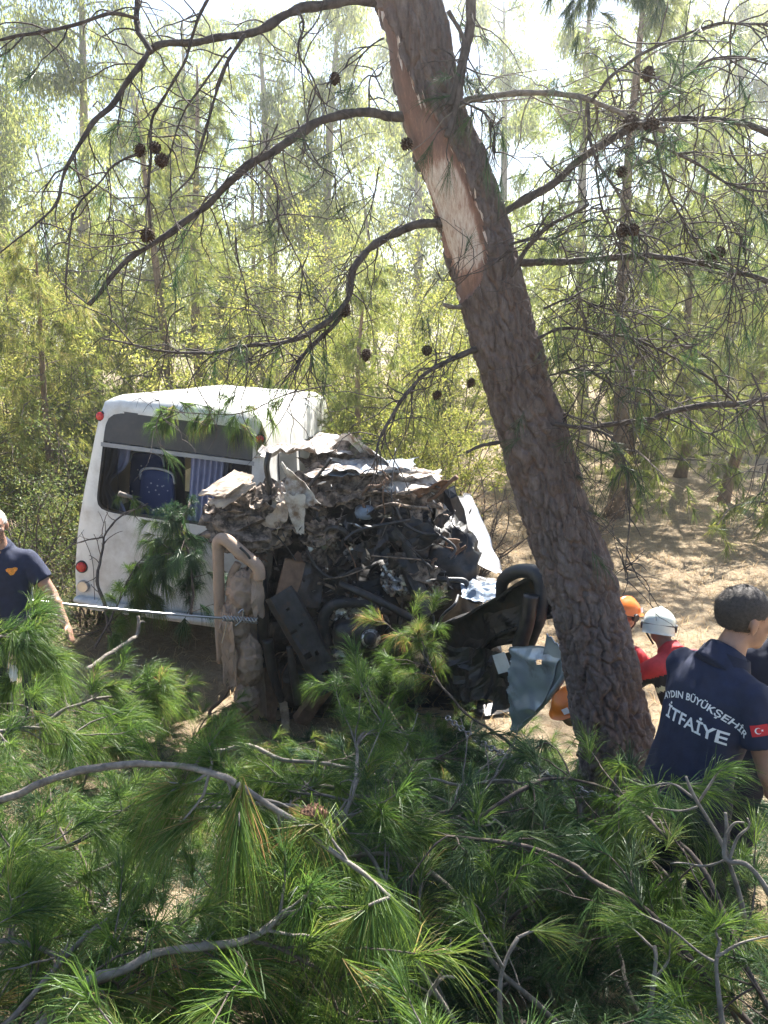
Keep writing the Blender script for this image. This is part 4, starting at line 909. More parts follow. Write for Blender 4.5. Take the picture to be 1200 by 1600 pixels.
def body_mb(J, hand_vis=True, headR=None):
    mb = MB(); B = J['B']
    el = lambda c, r, R_=B: mb.ball(c, r, 18, 12, R_)
    el(J['pel'], (.155, .105, .13)); el(J['waist'], (.140, .095, .17)); el(J['chest'], (.155, .098, .19)); el(J['chest'] + B @ [0, -.005, .08], (.15, .085, .09))
    mb.cap(J['chest'] + B @ [0, 0, .1], J['nt'], .075, .058)
    for n in 'LR':
        mb.cap(J['sh'+n], J['el'+n], .062, .043); mb.cap(J['el'+n], J['wr'+n], .044, .029); mb.ball(J['el'+n]*.65+J['wr'+n]*.35, .047, 12, 8); mb.ball(J['sh'+n]*.75+J['el'+n]*.25, .064, 12, 8)
        mb.cap(J['chest'] + B @ [0, 0, .08], J['sh'+n], .06, .058)
        mb.cap(J['hip'+n], J['kn'+n], .088, .058); mb.cap(J['kn'+n], J['an'+n], .058, .040)
        mb.cap(J['an'+n] + [0, 0, -.045], J['an'+n] + [0, .16, -.055], .038, .032)
        # hand: palm and five fingers, gently curled
        d = nrm(J['wr'+n]-J['el'+n]); s = -1 if n == 'L' else 1
        fwd = nrm(np.array([0, 1.0, .0]) - d*d[1]); sd = nrm(np.cross(d, fwd))*1.0
        w_ = J['wr'+n]; palm = w_ + d*.055
        Rm = np.stack([fwd, sd, d], 1); mb.ball(palm, (.043, .019, .052), 12, 10, Rm); mb.cap(w_ - d*.02, palm, .027, .026)
        inn = sd*(-s if np.dot(sd, [1, 0, 0]) > 0 else s)
        for k, (o, L_) in enumerate(((-.032, .066), (-.011, .078), (.011, .084), (.031, .076))):
            p0 = w_ + d*.092 + fwd*o; p1 = p0 + (d*.88 + inn*.25 + fwd*o*2.2)*L_*.5; p2 = p1 + (d*.70 + inn*.65)*L_*.55
            mb.cap(p0 - d*.02, p1, .0100, .0092, 8); mb.cap(p1, p2, .0092, .0078, 8)
        p0 = w_ + d*.035 + fwd*.032; p1 = p0 + (d*.6 + fwd*.75)*.042; p2 = p1 + (d*.9 + fwd*.2 + inn*.35)*.034
        mb.cap(p0, p1, .0145, .0115, 8); mb.cap(p1, p2, .0112, .009, 8)
    # head
    H = J['head']; Hr = B if headR is None else headR; h = lambda x, y, z: H + Hr @ np.array([x, y, z])
    e2 = lambda c, r: mb.ball(h(*c), r, 20, 14, Hr)      # Hr may carry a scale
    e2((0, -.012, .055), (.077, .098, .088)); e2((0, .030, .045), (.070, .070, .082)); e2((0, .040, -.015), (.060, .060, .075)); e2((0, .066, -.070), (.033, .026, .024)); e2((0, .03, -.045), (.052, .05, .045))
    mb.cap(h(0, .098, .035), h(0, .116, -.005), .010, .014); e2((0, .104, -.008), (.019, .014, .010)); e2((0, .09, .052), (.052, .014, .012)); e2((0, .092, -.045), (.025, .012, .009)); e2((0, .09, -.056), (.022, .012, .008))
    for s in (-1, 1): e2((s*.045, .075, .005), (.022, .02, .02)); mb.ball(h(s*.079, -.005, .015), (.010, .020, .034), 10, 8, Hr @ Rz(s*.35)); mb.ball(h(s*.084, -.014, .022), (.006, .017, .027), 10, 8, Hr @ Rz(s*.5))
    mb.cap(J['nt'], h(0, .005, -.03), .056, .055)
    return mb
def person(label, loc, face, J, headR=None, vox=.010, hair='hair', hair_cut=None):
    p = empty('person', loc, -face); tag(p, label, 'person')
    b = link('body', remesh(body_mb(J, True, headR), vox, 5, M['skin'], 'body'), p)
    H = J['head']; Hr = J['B'] if headR is None else headR
    for s in (-1, 1):
        mb = MB().ball(H + Hr @ np.array([s*.032, .083, .022]), (.013, .012, .011), 10, 8, Hr); e = mb.build('eye', M['eye_white'], p, True)
        MB().ball(H + Hr @ np.array([s*.032, .0925, .022]), (.006, .004, .006), 10, 6, Hr).build('iris', M['iris'], e, True)
        MB().tube(np.array([H + Hr @ np.array([s*.018, .098, .043]), H + Hr @ np.array([s*.034, .099, .048]), H + Hr @ np.array([s*.050, .087, .043])]), [.004, .005, .003], 6).build('eyebrow', M['hair'], p)
    if hair:
        mb = MB(); nu, nv = 40, 22; v = []; keep = []
        th_ = np.linspace(.02, 2.35, nv); ph = np.linspace(0, 2*math.pi, nu, endpoint=False)
        Tn, Ph = np.meshgrid(th_, ph, indexing='ij'); d = np.stack([np.sin(Tn)*np.cos(Ph), np.sin(Tn)*np.sin(Ph), np.cos(Tn)], -1)
        base = np.array([0, -.010, .052]) + d*np.array([.0812, .1030, .0948])
        base = base + d*(.003*vnoise(d*14, 3) + .002*vnoise(d*40, 4))[..., None]
        i = np.arange(nv-1)[:, None]*nu; j = np.arange(nu)[None]; j2 = (j+1) % nu; q = np.stack([i+j, i+nu+j, i+nu+j2, i+j2], -1).reshape(-1, 4)
        c = base.reshape(-1, 3)[q].mean(1); ang = np.arctan2(c[:, 1], c[:, 0]); fr = sstep(-.02, .05, c[:, 1])
        low = -.045 + .10*fr + .02*np.cos(c[:, 0]*60)*0
        k_ = (c[:, 2] > low) & ~((c[:, 1] > .062)) & ~((np.abs(c[:, 0]) > .07) & (np.abs(c[:, 1]) < .03) & (c[:, 2] < .045))
        if hair_cut is not None: k_ &= ~hair_cut(c)
        mb.add(base.reshape(-1, 3) @ Hr.T + H, q[k_][:, ::-1]); mb.build('hair', M[hair], p, True)
        ok = np.unique(q[k_]); bb = base.reshape(-1, 3); pick = RNG.choice(ok, 5200); jit = bb[pick] + RNG.normal(size=(5200, 3))*.0035; out_ = nrm(jit - np.array([0, -.01, .052])); fl = nrm(out_*.22 + np.array([0, -.6, -.45]) + RNG.normal(size=(5200, 3))*.22)
        st_ = MB().needles(jit - out_*.004, fl, .011, .0010, .1, two=False); st_.v = [v_ @ Hr.T + H for v_ in st_.v]; hs_ = st_.build('hair_strands', M[hair], p); hs_['kind'] = 'stuff'
    return p
def polo(J, sleeve=.62, fat=.016, hem=-.10, collar=True):
    mb = MB(); B = J['B']; up = lambda x, y, z: J['pel'] + B @ np.array([x, y, z])
    secs = [(hem, .182, .128), (0, .185, .130), (.14, .178, .126), (.28, .192, .132), (.40, .196, .130), (.475, .165, .110), (.53, .09, .08)]
    v = []; n = 28; th_ = np.linspace(0, 2*math.pi, n, endpoint=False)
    for z, rx, ry in secs: v += [up(math.copysign(abs(math.cos(a))**.8, math.cos(a))*rx, math.copysign(abs(math.sin(a))**.85, math.sin(a))*ry-.005, z) for a in th_]
    K = len(secs); i = np.arange(K-1)[:, None]*n; j = np.arange(n)[None]; j2 = (j+1) % n
    v += [up(0, 0, hem), up(0, 0, .54)]; m0 = len(v)-2
    caps = [[m0, (k+1) % n, k] for k in range(n)] + [[m0+1, (K-1)*n+k, (K-1)*n+(k+1) % n] for k in range(n)]
    mb.add(v, np.stack([i+j, i+j2, i+n+j2, i+n+j], -1).reshape(-1, 4), caps)
    for nm in 'LR':
        s, e = J['sh'+nm], J['el'+nm]; t = s + (e-s)*sleeve; mb.ball(s, (.074, .076, .074), 14, 10)
        c = up(-.10 if nm == 'L' else .10, -.005, .425); mb.cap(c, s, .098, .073); mb.cap(up(0, -.01, .50), s, .07, .066)
        mb.tube(np.array([s, s*.5+t*.5, t]), [.074, .076, .078], 18)
    if collar: mb.tube(np.array([J['neck'] - (J['nt']-J['neck'])*.5, J['neck'], J['nt']*.55+J['neck']*.45]), [.105, .088, .080], 20)
    return mb
def trousers(J, r=(.108, .078, .07)):
    mb = MB(); mb.ball(J['pel'] + np.array([0, 0, -.01]), (.178, .128, .13), 20, 12)
    for n in 'LR': mb.cap(J['hip'+n], J['kn'+n], r[0], r[1]); mb.tube(np.array([J['kn'+n], J['kn'+n]*.5+J['an'+n]*.5, J['an'+n]+[0, 0, -.02]]), [r[1], r[2]+.004, r[2]], 16)
    return mb
def boots(J, p):
    for n in 'LR':
        mb = MB(); mb.cap(J['an'+n] + [0, -.02, -.045], J['an'+n] + [0, .17, -.05], .05, .042); mb.cap(J['an'+n] + [0, 0, .05], J['an'+n] + [0, 0, -.03], .056, .054); mb.build('boot', M['boot'], p, True)
def on_ground(x, y): return (x, y, float(gz(x, y)) - .01)

# ---------------------------------------------------------------- man in the navy polo with white lettering
J = skeleton(lean=R(15), arms={'L': ((-.07, .10, -.27), (.02, .20, -.14)), 'R': ((.10, .02, -.275), (.03, .10, -.235))})
fm = on_ground(1.29, 3.03)
f_az = R(66)
fm = (fm[0], fm[1], fm[2]-.03)
man = person('man in navy polo shirt with white lettering on his back, beside the trunk', fm, f_az, J, headR=Rz(-R(16)) @ Rx(-R(6))*1.12, vox=.0085,
             hair_cut=lambda c: c[:, 2] < -.02 + .02*vnoise(c*90, 3))
shirt_me = remesh(polo(J), .011, 4, M['navy'], 'polo_shirt', wrinkle(.0065, 13, 3)); shirt = link('polo_shirt', shirt_me, man)
link('trousers', remesh(trousers(J), .014, 4, M['navy_dark'], 'trousers', wrinkle(.008, 10, 6)), man); boots(J, man)
mb = MB(); c_ = []
for a in np.linspace(0, 2*math.pi, 24, endpoint=False): c_.append((math.cos(a), math.sin(a)))
up_ = lambda x, y, z: J['pel'] + J['B'] @ np.array([x, y, z])
ring = lambda r, z, dy: [up_(x*r, y*r*.95 - .002 + dy, z + .012*(-y)) for x, y in c_]
v = ring(.104, .505, 0) + ring(.090, .568, .005) + ring(.096, .572, .005) + ring(.118, .512, 0); n = 24; i = (np.arange(4)*n)[:, None]; i2 = ((np.arange(4)+1) % 4*n)[:, None]; j = np.arange(n)[None]; j2 = (j+1) % n
mb.add(v, np.stack([i+j, i+j2, i2+j2, i2+j], -1).reshape(-1, 4)); mb.build('collar', M['navy_dark'], shirt, True)
bv = BVHTree.FromPolygons([v.co.copy() for v in shirt_me.vertices], [tuple(p.vertices) for p in shirt_me.polygons])
def text_mesh(txt, size, bend=0.0, spacing=1.0):
    cu = bpy.data.curves.new('t', 'FONT'); cu.body = txt; cu.size = size; cu.align_x = 'CENTER'; cu.resolution_u = 3; cu.space_character = spacing; cu.offset = size*.022
    o = bpy.data.objects.new('t', cu); COL.objects.link(o); dg = bpy.context.evaluated_depsgraph_get(); me = bpy.data.meshes.new_from_object(o.evaluated_get(dg)); bpy.data.objects.remove(o)
    bm = bmesh.new(); bm.from_mesh(me); bmesh.ops.triangulate(bm, faces=bm.faces)
    bmesh.ops.subdivide_edges(bm, edges=[e for e in bm.edges if e.calc_length() > size*.35], cuts=1); bmesh.ops.triangulate(bm, faces=bm.faces)
    v = np.array([k.co[:] for k in bm.verts]); f = np.array([[k.index for k in p.verts] for p in bm.faces]); bm.free()
    v[:, 0] -= (v[:, 0].min()+v[:, 0].max())/2
    if bend:                                                  # set round an arc
        a = v[:, 0]/bend; r = bend + v[:, 1]; v = np.stack([np.sin(a)*r, np.cos(a)*r - bend, v[:, 2]], -1)
    return v, f
def on_shirt(v, f, zc, name, m, off=.004, xc=.045):
    out = []
    Bi = J['B']
    for x, y, _ in v:
        o_ = J['pel'] + Bi @ np.array([x + xc, -.6, zc + y]); d_ = Bi @ np.array([0, 1.0, 0]); h = bv.ray_cast(Vector(o_), Vector(d_))
        hit = np.array(h[0]) if h[0] is not None else J['pel'] + Bi @ np.array([x + xc, -.13, zc+y]); out.append(hit - d_*off)
    return MB().add(out, None, f).build(name, M[m], shirt)
v, f = text_mesh('AYDIN BÜYÜKŞEHİR', .040, bend=.32, spacing=1.02); on_shirt(v, f, .355, 'lettering', 'letter')
v, f = text_mesh('İTFAİYE', .072, spacing=1.02); on_shirt(v, f, .245, 'lettering', 'letter')
# flag patch on the right sleeve
sR, eR = J['shR'], J['elR']; axs = nrm(eR-sR); out_d = nrm(np.array([.75, -.66, 0.0]) - axs*np.dot([.75, -.66, 0.0], axs)); sdw = np.cross(axs, out_d); pc = sR + axs*.105
def sleeve_pt(x, z, off):
    o_ = pc + sdw*x - axs*z + out_d*.3; h = bv.ray_cast(Vector(o_), Vector(-out_d)); return (np.array(h[0]) if h[0] is not None else pc + sdw*x - axs*z + out_d*.083) + out_d*off
g_ = np.linspace(-1, 1, 9); v = [sleeve_pt(a*.032, b*.022, .004) for a in g_ for b in g_]; i = np.arange(8)[:, None]*9; j = np.arange(8)[None]
patch = MB().add(v, np.stack([i+j, i+9+j, i+10+j, i+j+1], -1).reshape(-1, 4)).build('flag_patch', M['flag_red'], shirt)
sgn = 1 if np.dot(sdw, Rz(f_az) @ np.array([1, 0, 0])) > 0 else -1
ar = np.linspace(R(35), R(325), 24); oc = [(math.cos(a)*.0125-.006, math.sin(a)*.0125) for a in ar]; ar2 = np.linspace(R(325), R(35), 24); ic = [(math.cos(a)*.0100-.0030, math.sin(a)*.0100) for a in ar2]
v = [sleeve_pt(x*-1, z, .0065) for x, z in oc] + [sleeve_pt(x*-1, z, .0065) for x, z in ic[::-1]]
MB().add(v, [[k, k+1, 24+k+1, 24+k] for k in range(23)]).build('crescent', M['letter'], shirt)
sv = [(math.cos(R(90+36*k))*(.006 if k % 2 == 0 else .0024)+.009, math.sin(R(90+36*k))*(.006 if k % 2 == 0 else .0024)) for k in range(10)] + [(.009, 0)]
MB().add([sleeve_pt(-x, z, .0065) for x, z in sv], None, [[k, (k+1) % 10, 10] for k in range(10)]).build('star', M['letter'], shirt)

# ---------------------------------------------------------------- man at the left edge
J2 = skeleton(lean=R(4), arms={'L': ((-.15, .05, -.25), (-.11, .13, -.20)), 'R': ((.08, .02, -.28), (.02, .10, -.24))})
lm = on_ground(-2.78, 5.6)
lman = person('man in navy polo with an orange chest badge at the left edge of the picture', lm, R(170), J2, headR=Rz(R(12)), vox=.009, hair='hair_grey')
sm2 = remesh(polo(J2), .012, 4, M['navy'], 'polo_shirt', wrinkle(.006, 13, 8)); s2 = link('polo_shirt', sm2, lman)
link('trousers', remesh(trousers(J2), .014, 4, M['navy_dark'], 'trousers', wrinkle(.008, 10, 9)), lman); boots(J2, lman)
bv2 = BVHTree.FromPolygons([v.co.copy() for v in sm2.vertices], [tuple(p.vertices) for p in sm2.polygons])
M['badge'] = plain('orange_badge', (.75, .27, .03), .7, 0, .3, 90, 0)
v = []
for k in range(14):
    a = k/14*6.283; r = .026*(1 + .25*math.sin(3*a)); o_ = Vector((-.095 + math.cos(a)*r*1.3, .6, J2['chest'][2]+.04 + math.sin(a)*r)); h = bv2.ray_cast(o_, Vector((0, -1, 0))); v.append(np.array(h[0]) + [0, .004, 0])
v.append(np.mean(v, 0) + [0, .003, 0]); MB().add(v, None, [[k, (k+1) % 14, 14] for k in range(14)]).build('chest_badge', M['badge'], s2)

# ---------------------------------------------------------------- firefighters in turnout gear beyond the trunk
def coat(J):
    mb = polo(J, .95, hem=-.16, collar=True)
    for n in 'LR': mb.cap(J['el'+n], J['wr'+n]*.9+J['el'+n]*.1, .066, .052)
    return mb
def helmet(p, J, Hr, m, style):
    """a rescue helmet: shell, brim, ridge, ear pad, chin strap"""
    H = J['head']; nu, nv = 40, 14; tr = lambda a: np.asarray(a) @ Hr.T + H
    th_ = np.linspace(0, 1.75 if style == 'jet' else 1.62, nv); ph = np.linspace(0, 2*math.pi, nu, endpoint=False); Tn, Ph = np.meshgrid(th_, ph, indexing='ij')
    d = np.stack([np.sin(Tn)*np.cos(Ph), np.sin(Tn)*np.sin(Ph), np.cos(Tn)], -1)
    sc = np.array([.118, .145, .122]) if style == 'jet' else np.array([.112, .138, .118])
    b_ = np.array([0, -.006, .052]) + d*sc; b_[..., 2] += .012*np.exp(-(b_[..., 0]/.018)**2)*np.cos(np.clip(Tn, 0, 1.5))
    if style == 'jet': b_[..., 2] -= np.where((np.sin(Ph) < .25), 1, 0)*sstep(1.2, 1.75, Tn)*.055
    else: b_ = b_ + d*(sstep(1.4, 1.62, Tn)*.022*(0.4 + np.clip(np.sin(Ph), 0, 1)))[..., None]*np.array([1, 1, 0])
    v1 = b_.reshape(-1, 3); v2 = (np.array([0, -.006, .052]) + (b_-np.array([0, -.006, .052]))*.96).reshape(-1, 3); Nn = len(v1)
    i = np.arange(nv-1)[:, None]*nu; j = np.arange(nu)[None]; j2 = (j+1) % nu; q = np.stack([i+j, i+nu+j, i+nu+j2, i+j2], -1).reshape(-1, 4)
    e = np.arange(nu)+(nv-1)*nu; rim = np.stack([e, np.roll(e, -1), np.roll(e, -1)+Nn, e+Nn], -1)
    h = MB().add(tr(np.vstack([v1, v2])), np.vstack([q, q[:, ::-1]+Nn, rim])).build('helmet', m, p, True)
    for s in (-1, 1):
        MB().tube(tr([[s*.104, -.005, .035], [s*.128, -.005, .033]]), [.034, .030], 16).build('ear_disc', M['strap'], h)
        MB().tube(tr([[s*.098, .02, .04], [s*.085, .035, -.03], [s*.03, .05, -.105]]), .007, 6).build('chin_strap', M['strap'], h)
        MB().sheet([tr([s*.116, .045, .075]), tr([s*.100, .085, .075]), tr([s*.088, .085, .11]), tr([s*.100, .045, .11])], 4, 4, .001, 2, thick=.003, jag=0).build('reflective_sticker', M['letter'], h)
    MB().tube(tr(np.stack([np.cos(ph)*.113, np.sin(ph)*.137-.006, .044+0*ph], -1)[list(range(nu))+[0]]), .007, 6).build('head_band', M['strap'], h)
    return h
def firefighter(label, x, y, face, lean, top, helm, style, drop=0.0, arms=None, hz=0.0, coatmat='red'):
    Jf = skeleton(lean=lean, drop=drop, arms=arms); Hr = Rz(hz) @ Rx(-lean*.6)
    p = person(label, on_ground(x, y), face, Jf, headR=Hr, vox=.013, hair=None)
    cm = remesh(coat(Jf), .014, 4, [M['red_cloth'], M['black_cloth'], M['reflect']], 'turnout_coat', wrinkle(.008, 11, 12))
    c = np.zeros(len(cm.polygons)*3, np.float32); cm.polygons.foreach_get('center', c); c = c.reshape(-1, 3) - Jf['pel']; c = c @ Jf['B']
    mi = np.where(c[:, 2] > .38, 0, 1); mi[(np.abs(c[:, 2]-.29) < .018) | (np.abs(c[:, 2]-.02) < .03)] = 2; mi[(np.abs(c[:, 2]-.17) < .012)] = 2
    cm.polygons.foreach_set('material_index', mi.astype(np.int32)); link('turnout_coat', cm, p)
    link('trousers', remesh(trousers(Jf, (.115, .09, .085)), .015, 4, M['black_cloth'], 'trousers', wrinkle(.008, 10, 14)), p); boots(Jf, p)
    helmet(p, Jf, Hr, helm, style); return p
bend_arms = {'L': ((-.06, .20, -.20), (.04, .24, -.06)), 'R': ((.06, .20, -.20), (-.04, .24, -.06))}
firefighter('firefighter in pale greenish white helmet and red and black coat', 2.20, 5.25, R(-25), R(32), 0, M['helm_white'], 'jet', drop=.25, arms=bend_arms, hz=R(-50))
firefighter('rescuer in orange helmet, mostly hidden behind the leaning trunk', 1.77, 5.95, R(50), R(16), 0, M['helm_orange'], 'cap', drop=.30, arms=bend_arms, hz=R(-10))
firefighter('crouching rescuer whose orange helmet shows between wreck and trunk', 1.76, 4.72, R(-80), R(50), 0, M['helm_orange'], 'cap', drop=.46, arms={'L': ((-.05, -.02, -.27), (.02, -.04, -.22)), 'R': ((.05, -.02, -.27), (-.02, -.04, -.22))}, hz=R(20))
# another man in navy, cut off by the right edge
J5 = skeleton(lean=R(6), arms=bend_arms)
pm = on_ground(2.02, 3.75)
em = person('man in navy polo cut off by the right edge of the picture', pm, R(20), J5, headR=Rz(R(10)), vox=.013, hair='hair')
sm5 = remesh(polo(J5), .013, 4, M['navy_dark'], 'polo_shirt', wrinkle(.006, 13, 18)); s5 = link('polo_shirt', sm5, em)
link('trousers', remesh(trousers(J5), .016, 4, M['navy_dark'], 'trousers'), em); boots(J5, em)
bv5 = BVHTree.FromPolygons([v.co.copy() for v in sm5.vertices], [tuple(p.vertices) for p in sm5.polygons])
v, f = text_mesh('AYDIN BÜYÜKŞEHİR', .042, bend=.20)
out = []
for x, y, _ in v:
    h = bv5.ray_cast(Vector(J5['pel'] + J5['B'] @ np.array([x, -.6, .33+y])), Vector(J5['B'] @ np.array([0, 1.0, 0]))); out.append((np.array(h[0]) if h[0] is not None else J5['pel'] + J5['B'] @ np.array([x, -.13, .33+y])) - J5['B'] @ np.array([0, .004, 0]))
MB().add(out, None, f).build('lettering', M['letter'], s5)
# ================================================================ TREES AND SHRUBS BEHIND
def gen_pine(seed, H=8.0, r0=.13, first=.18, spread=2.3, lean=(0, 0), tufts_k=18, NL=.20, wd=.010, dens=1.0):
    """an open, drooping young pine: trunk, limbs, needle brushes"""
    rg = np.random.default_rng(seed); wood, fol = MB(), MB()
    n = 14; z = np.linspace(0, 1, n); c = np.stack([lean[0]*z**1.5*H*.25 + .12*np.sin(z*5+seed), lean[1]*z*H*.2 + .10*np.sin(z*4+2*seed), z*H], -1); c[0, :2] = 0
    c = curve(c, 44); trunk = MB(); rad = r0*(1-np.linspace(0, 1, 44))**.75 + .012; rad[:4] *= np.array([1.35, 1.2, 1.1, 1.04]); trunk.tube(c, rad*(1+.08*vnoise(c*5, seed)), 12, cap=True)
    tips, dirs = [], []
    nl = int(46*dens)
    for k in range(nl):
        f = first + (1-first)*((k+rg.random())/nl); p0 = c[min(43, int(f*43))]; az = rg.uniform(0, 6.283); L = spread*(1-.72*((f-first)/(1-first))**1.2)*rg.uniform(.6, 1.15)
        d = np.array([math.cos(az), math.sin(az), rg.uniform(-.05, .55)]); pts = [p0]; m = 9
        for s_ in range(m): d = nrm(d + rg.normal(size=3)*.10 + np.array([0, 0, -.05 if s_ > 3 else 0])); pts.append(pts[-1] + d*L/m)
        pts = np.array(pts); wood.tube(pts, np.linspace(max(.010, r0*.25*(1-f*.6)), .005, m+1), 5, cap=False)
        for q_ in range(int(9*dens)):
            kk = rg.integers(2, m+1); d2 = nrm(nrm(pts[kk]-pts[kk-1]) + rg.normal(size=3)*.75); t_ = [pts[kk]]; l2 = rg.uniform(.25, .75)*min(1, L)
            for s_ in range(4): d2 = nrm(d2 + rg.normal(size=3)*.18 + np.array([0, 0, -.12])); t_.append(t_[-1] + d2*l2/4)
            t_ = np.array(t_); wood.tube(t_, np.linspace(.005, .0025, 5), 3, cap=False)
            for a in (2, 3, 4): tips.append(t_[a] + rg.normal(size=3)*.03); dirs.append(nrm(d2 + rg.normal(size=3)*.5 + np.array([0, 0, -.3])))
    st0 = RNG.bit_generator.state
    fol.tufts(tips, dirs, tufts_k, NL, wd, .7, .15, 1.0, .10, two=False, tv=.6)
    return trunk, wood, fol
def gen_gum(seed, H=13.0, r0=.17, dens=1.0):
    """tall pale trunked tree with sparse hanging leaves"""
    rg = np.random.default_rng(seed); trunk, wood, fol = MB(), MB(), MB()
    z = np.linspace(0, 1, 8); c = curve(np.stack([.35*np.sin(z*3+seed), .3*np.sin(z*2.5+seed*2), z*H], -1), 40); trunk.tube(c, r0*(1-np.linspace(0, 1, 40))**.7+.02, 12)
    P_, D_ = [], []
    for k in range(int(34*dens)):
        f = .22 + .78*rg.random(); p0 = c[min(39, int(f*39))]; az = rg.uniform(0, 6.283); L = rg.uniform(1.2, 3.2)*(1.15-.6*f); d = np.array([math.cos(az), math.sin(az), rg.uniform(.3, 1.0)]); pts = [p0]
        for s_ in range(9): d = nrm(d + rg.normal(size=3)*.14 + np.array([0, 0, -.09])); pts.append(pts[-1] + d*L/9)
        pts = np.array(pts); wood.tube(pts, np.linspace(.03, .006, 10), 5, cap=False)
        for q_ in range(14):
            kk = rg.integers(3, 10); d2 = nrm(rg.normal(size=3) + np.array([0, 0, -.3])); t_ = [pts[kk]]; l2 = rg.uniform(.3, 1.0)
            for s_ in range(5): d2 = nrm(d2 + rg.normal(size=3)*.2 + np.array([0, 0, -.35])); t_.append(t_[-1] + d2*l2/5)
            t_ = np.array(t_); wood.tube(t_, np.linspace(.006, .0025, 6), 3, cap=False)
            m_ = 44; kk = rg.integers(1, 6, m_); P_.append(t_[kk] + rg.normal(size=(m_, 3))*.12); D_.append(np.array([0, 0, -1.0]) + rg.normal(size=(m_, 3))*.45)
    P_, D_ = np.concatenate(P_), np.concatenate(D_); fol.leaves(P_, D_, rg.uniform(.10, .20, len(P_)), .036)
    return trunk, wood, fol
def gen_shrub(seed, H=2.2, Wd=1.3, nst=16, leaf=.035, per=90, lw=.5):
    rg = np.random.default_rng(seed); wood, fol = MB(), MB(); P_, D_ = [], []
    for k in range(nst):
        az = rg.uniform(0, 6.283); r = rg.uniform(.2, 1)*Wd; d = np.array([math.cos(az)*r/H, math.sin(az)*r/H, 1.0]); d = nrm(d); pts = [np.array([math.cos(az), math.sin(az), 0])*.12]
        L = H*rg.uniform(.55, 1.1)
        for s_ in range(9): d = nrm(d + rg.normal(size=3)*.16); pts.append(pts[-1] + d*L/9)
        pts = np.array(pts); wood.tube(pts, np.linspace(.016, .004, 10), 5, cap=False)
        for q_ in range(11):
            kk = rg.integers(2, 10); d2 = nrm(rg.normal(size=3) + np.array([0, 0, .3])); t_ = [pts[kk]]; l2 = rg.uniform(.2, .6)
            for s_ in range(4): d2 = nrm(d2 + rg.normal(size=3)*.3); t_.append(t_[-1] + d2*l2/4)
            t_ = np.array(t_); wood.tube(t_, np.linspace(.004, .002, 5), 3, cap=False)
            m_ = per//2; kk = rg.integers(1, 5, m_); P_.append(t_[kk] + rg.normal(size=(m_, 3))*.06); D_.append(rg.normal(size=(m_, 3)) + np.array([0, 0, .4]))
    P_, D_ = np.concatenate(P_), np.concatenate(D_); fol.leaves(P_, D_, leaf*rg.uniform(.7, 1.4, len(P_)), leaf*lw)
    return wood, fol
# prototypes, then copies sharing their meshes
PINES = []
for k in range(4):
    t_, wd_, fo = gen_pine(100+k*7, [7.5, 8.5, 9.5, 6.5][k], [.11, .12, .14, .09][k], [.10, .16, .2, .06][k], [2.3, 2.5, 2.6, 2.0][k], [(0, 0), (.25, 0), (-.2, .1), (.1, -.1)][k])
    PINES.append((t_.mesh('trunk', M['bark_far'], True), wd_.mesh('limbs', M['twig']), fo.mesh('crown', M['pine_far'])))
GUMS = []
for k in range(2):
    t_, wd_, fo = gen_gum(300+k*5, [13, 11][k]); GUMS.append((t_.mesh('trunk', M['bark_pale'], True), wd_.mesh('limbs', M['twig_pale']), fo.mesh('crown', M['gum_leaf'])))
SHR = []
for k in range(3):
    wd_, fo = gen_shrub(400+k, [2.4, 1.7, 1.2][k], [1.4, 1.2, .9][k], [18, 16, 14][k], [.036, .034, .03][k]); SHR.append((wd_.mesh('stems', M['twig']), fo.mesh('foliage', M['shrub_leaf'])))
wd_, fo = gen_shrub(450, 1.7, 1.5, 26, .03, 14, .4); DRY = (wd_.mesh('stems', M['twig']), fo.mesh('foliage', M['needle_dry']))
BIG = []
for k in range(3):
    wd_, fo = gen_shrub(470+k, [4.6, 3.8, 5.4][k], [2.3, 2.4, 2.0][k], 26, .06, 150, .42); BIG.append((wd_.mesh('stems', M['twig']), fo.mesh('foliage', M['bush_leaf'])))
def plant(name, meshes, names, x, y, label, cat, group=None, s=1.0, rz=0.0, tilt=(0, 0), dz=0.0):
    o = empty(name, (x, y, float(gz(x, y)) - .05 + dz), rz); o.rotation_euler = (tilt[0], tilt[1], rz); o.scale = (s, s, s)
    tag(o, label, cat, group)
    for me, nm in zip(meshes, names): link(nm, me, o)
    return o
TN = ('trunk', 'limbs', 'crown'); SN = ('stems', 'foliage')
def at_px(px, py, z=0.0):
    """ground point seen at a pixel"""
    v = (800-py)/FPX; dz = -SP + v*CP; dy = CP + v*SP; t = (CAMZ-z)/-dz; return (px-600)/FPX*t, dy*t
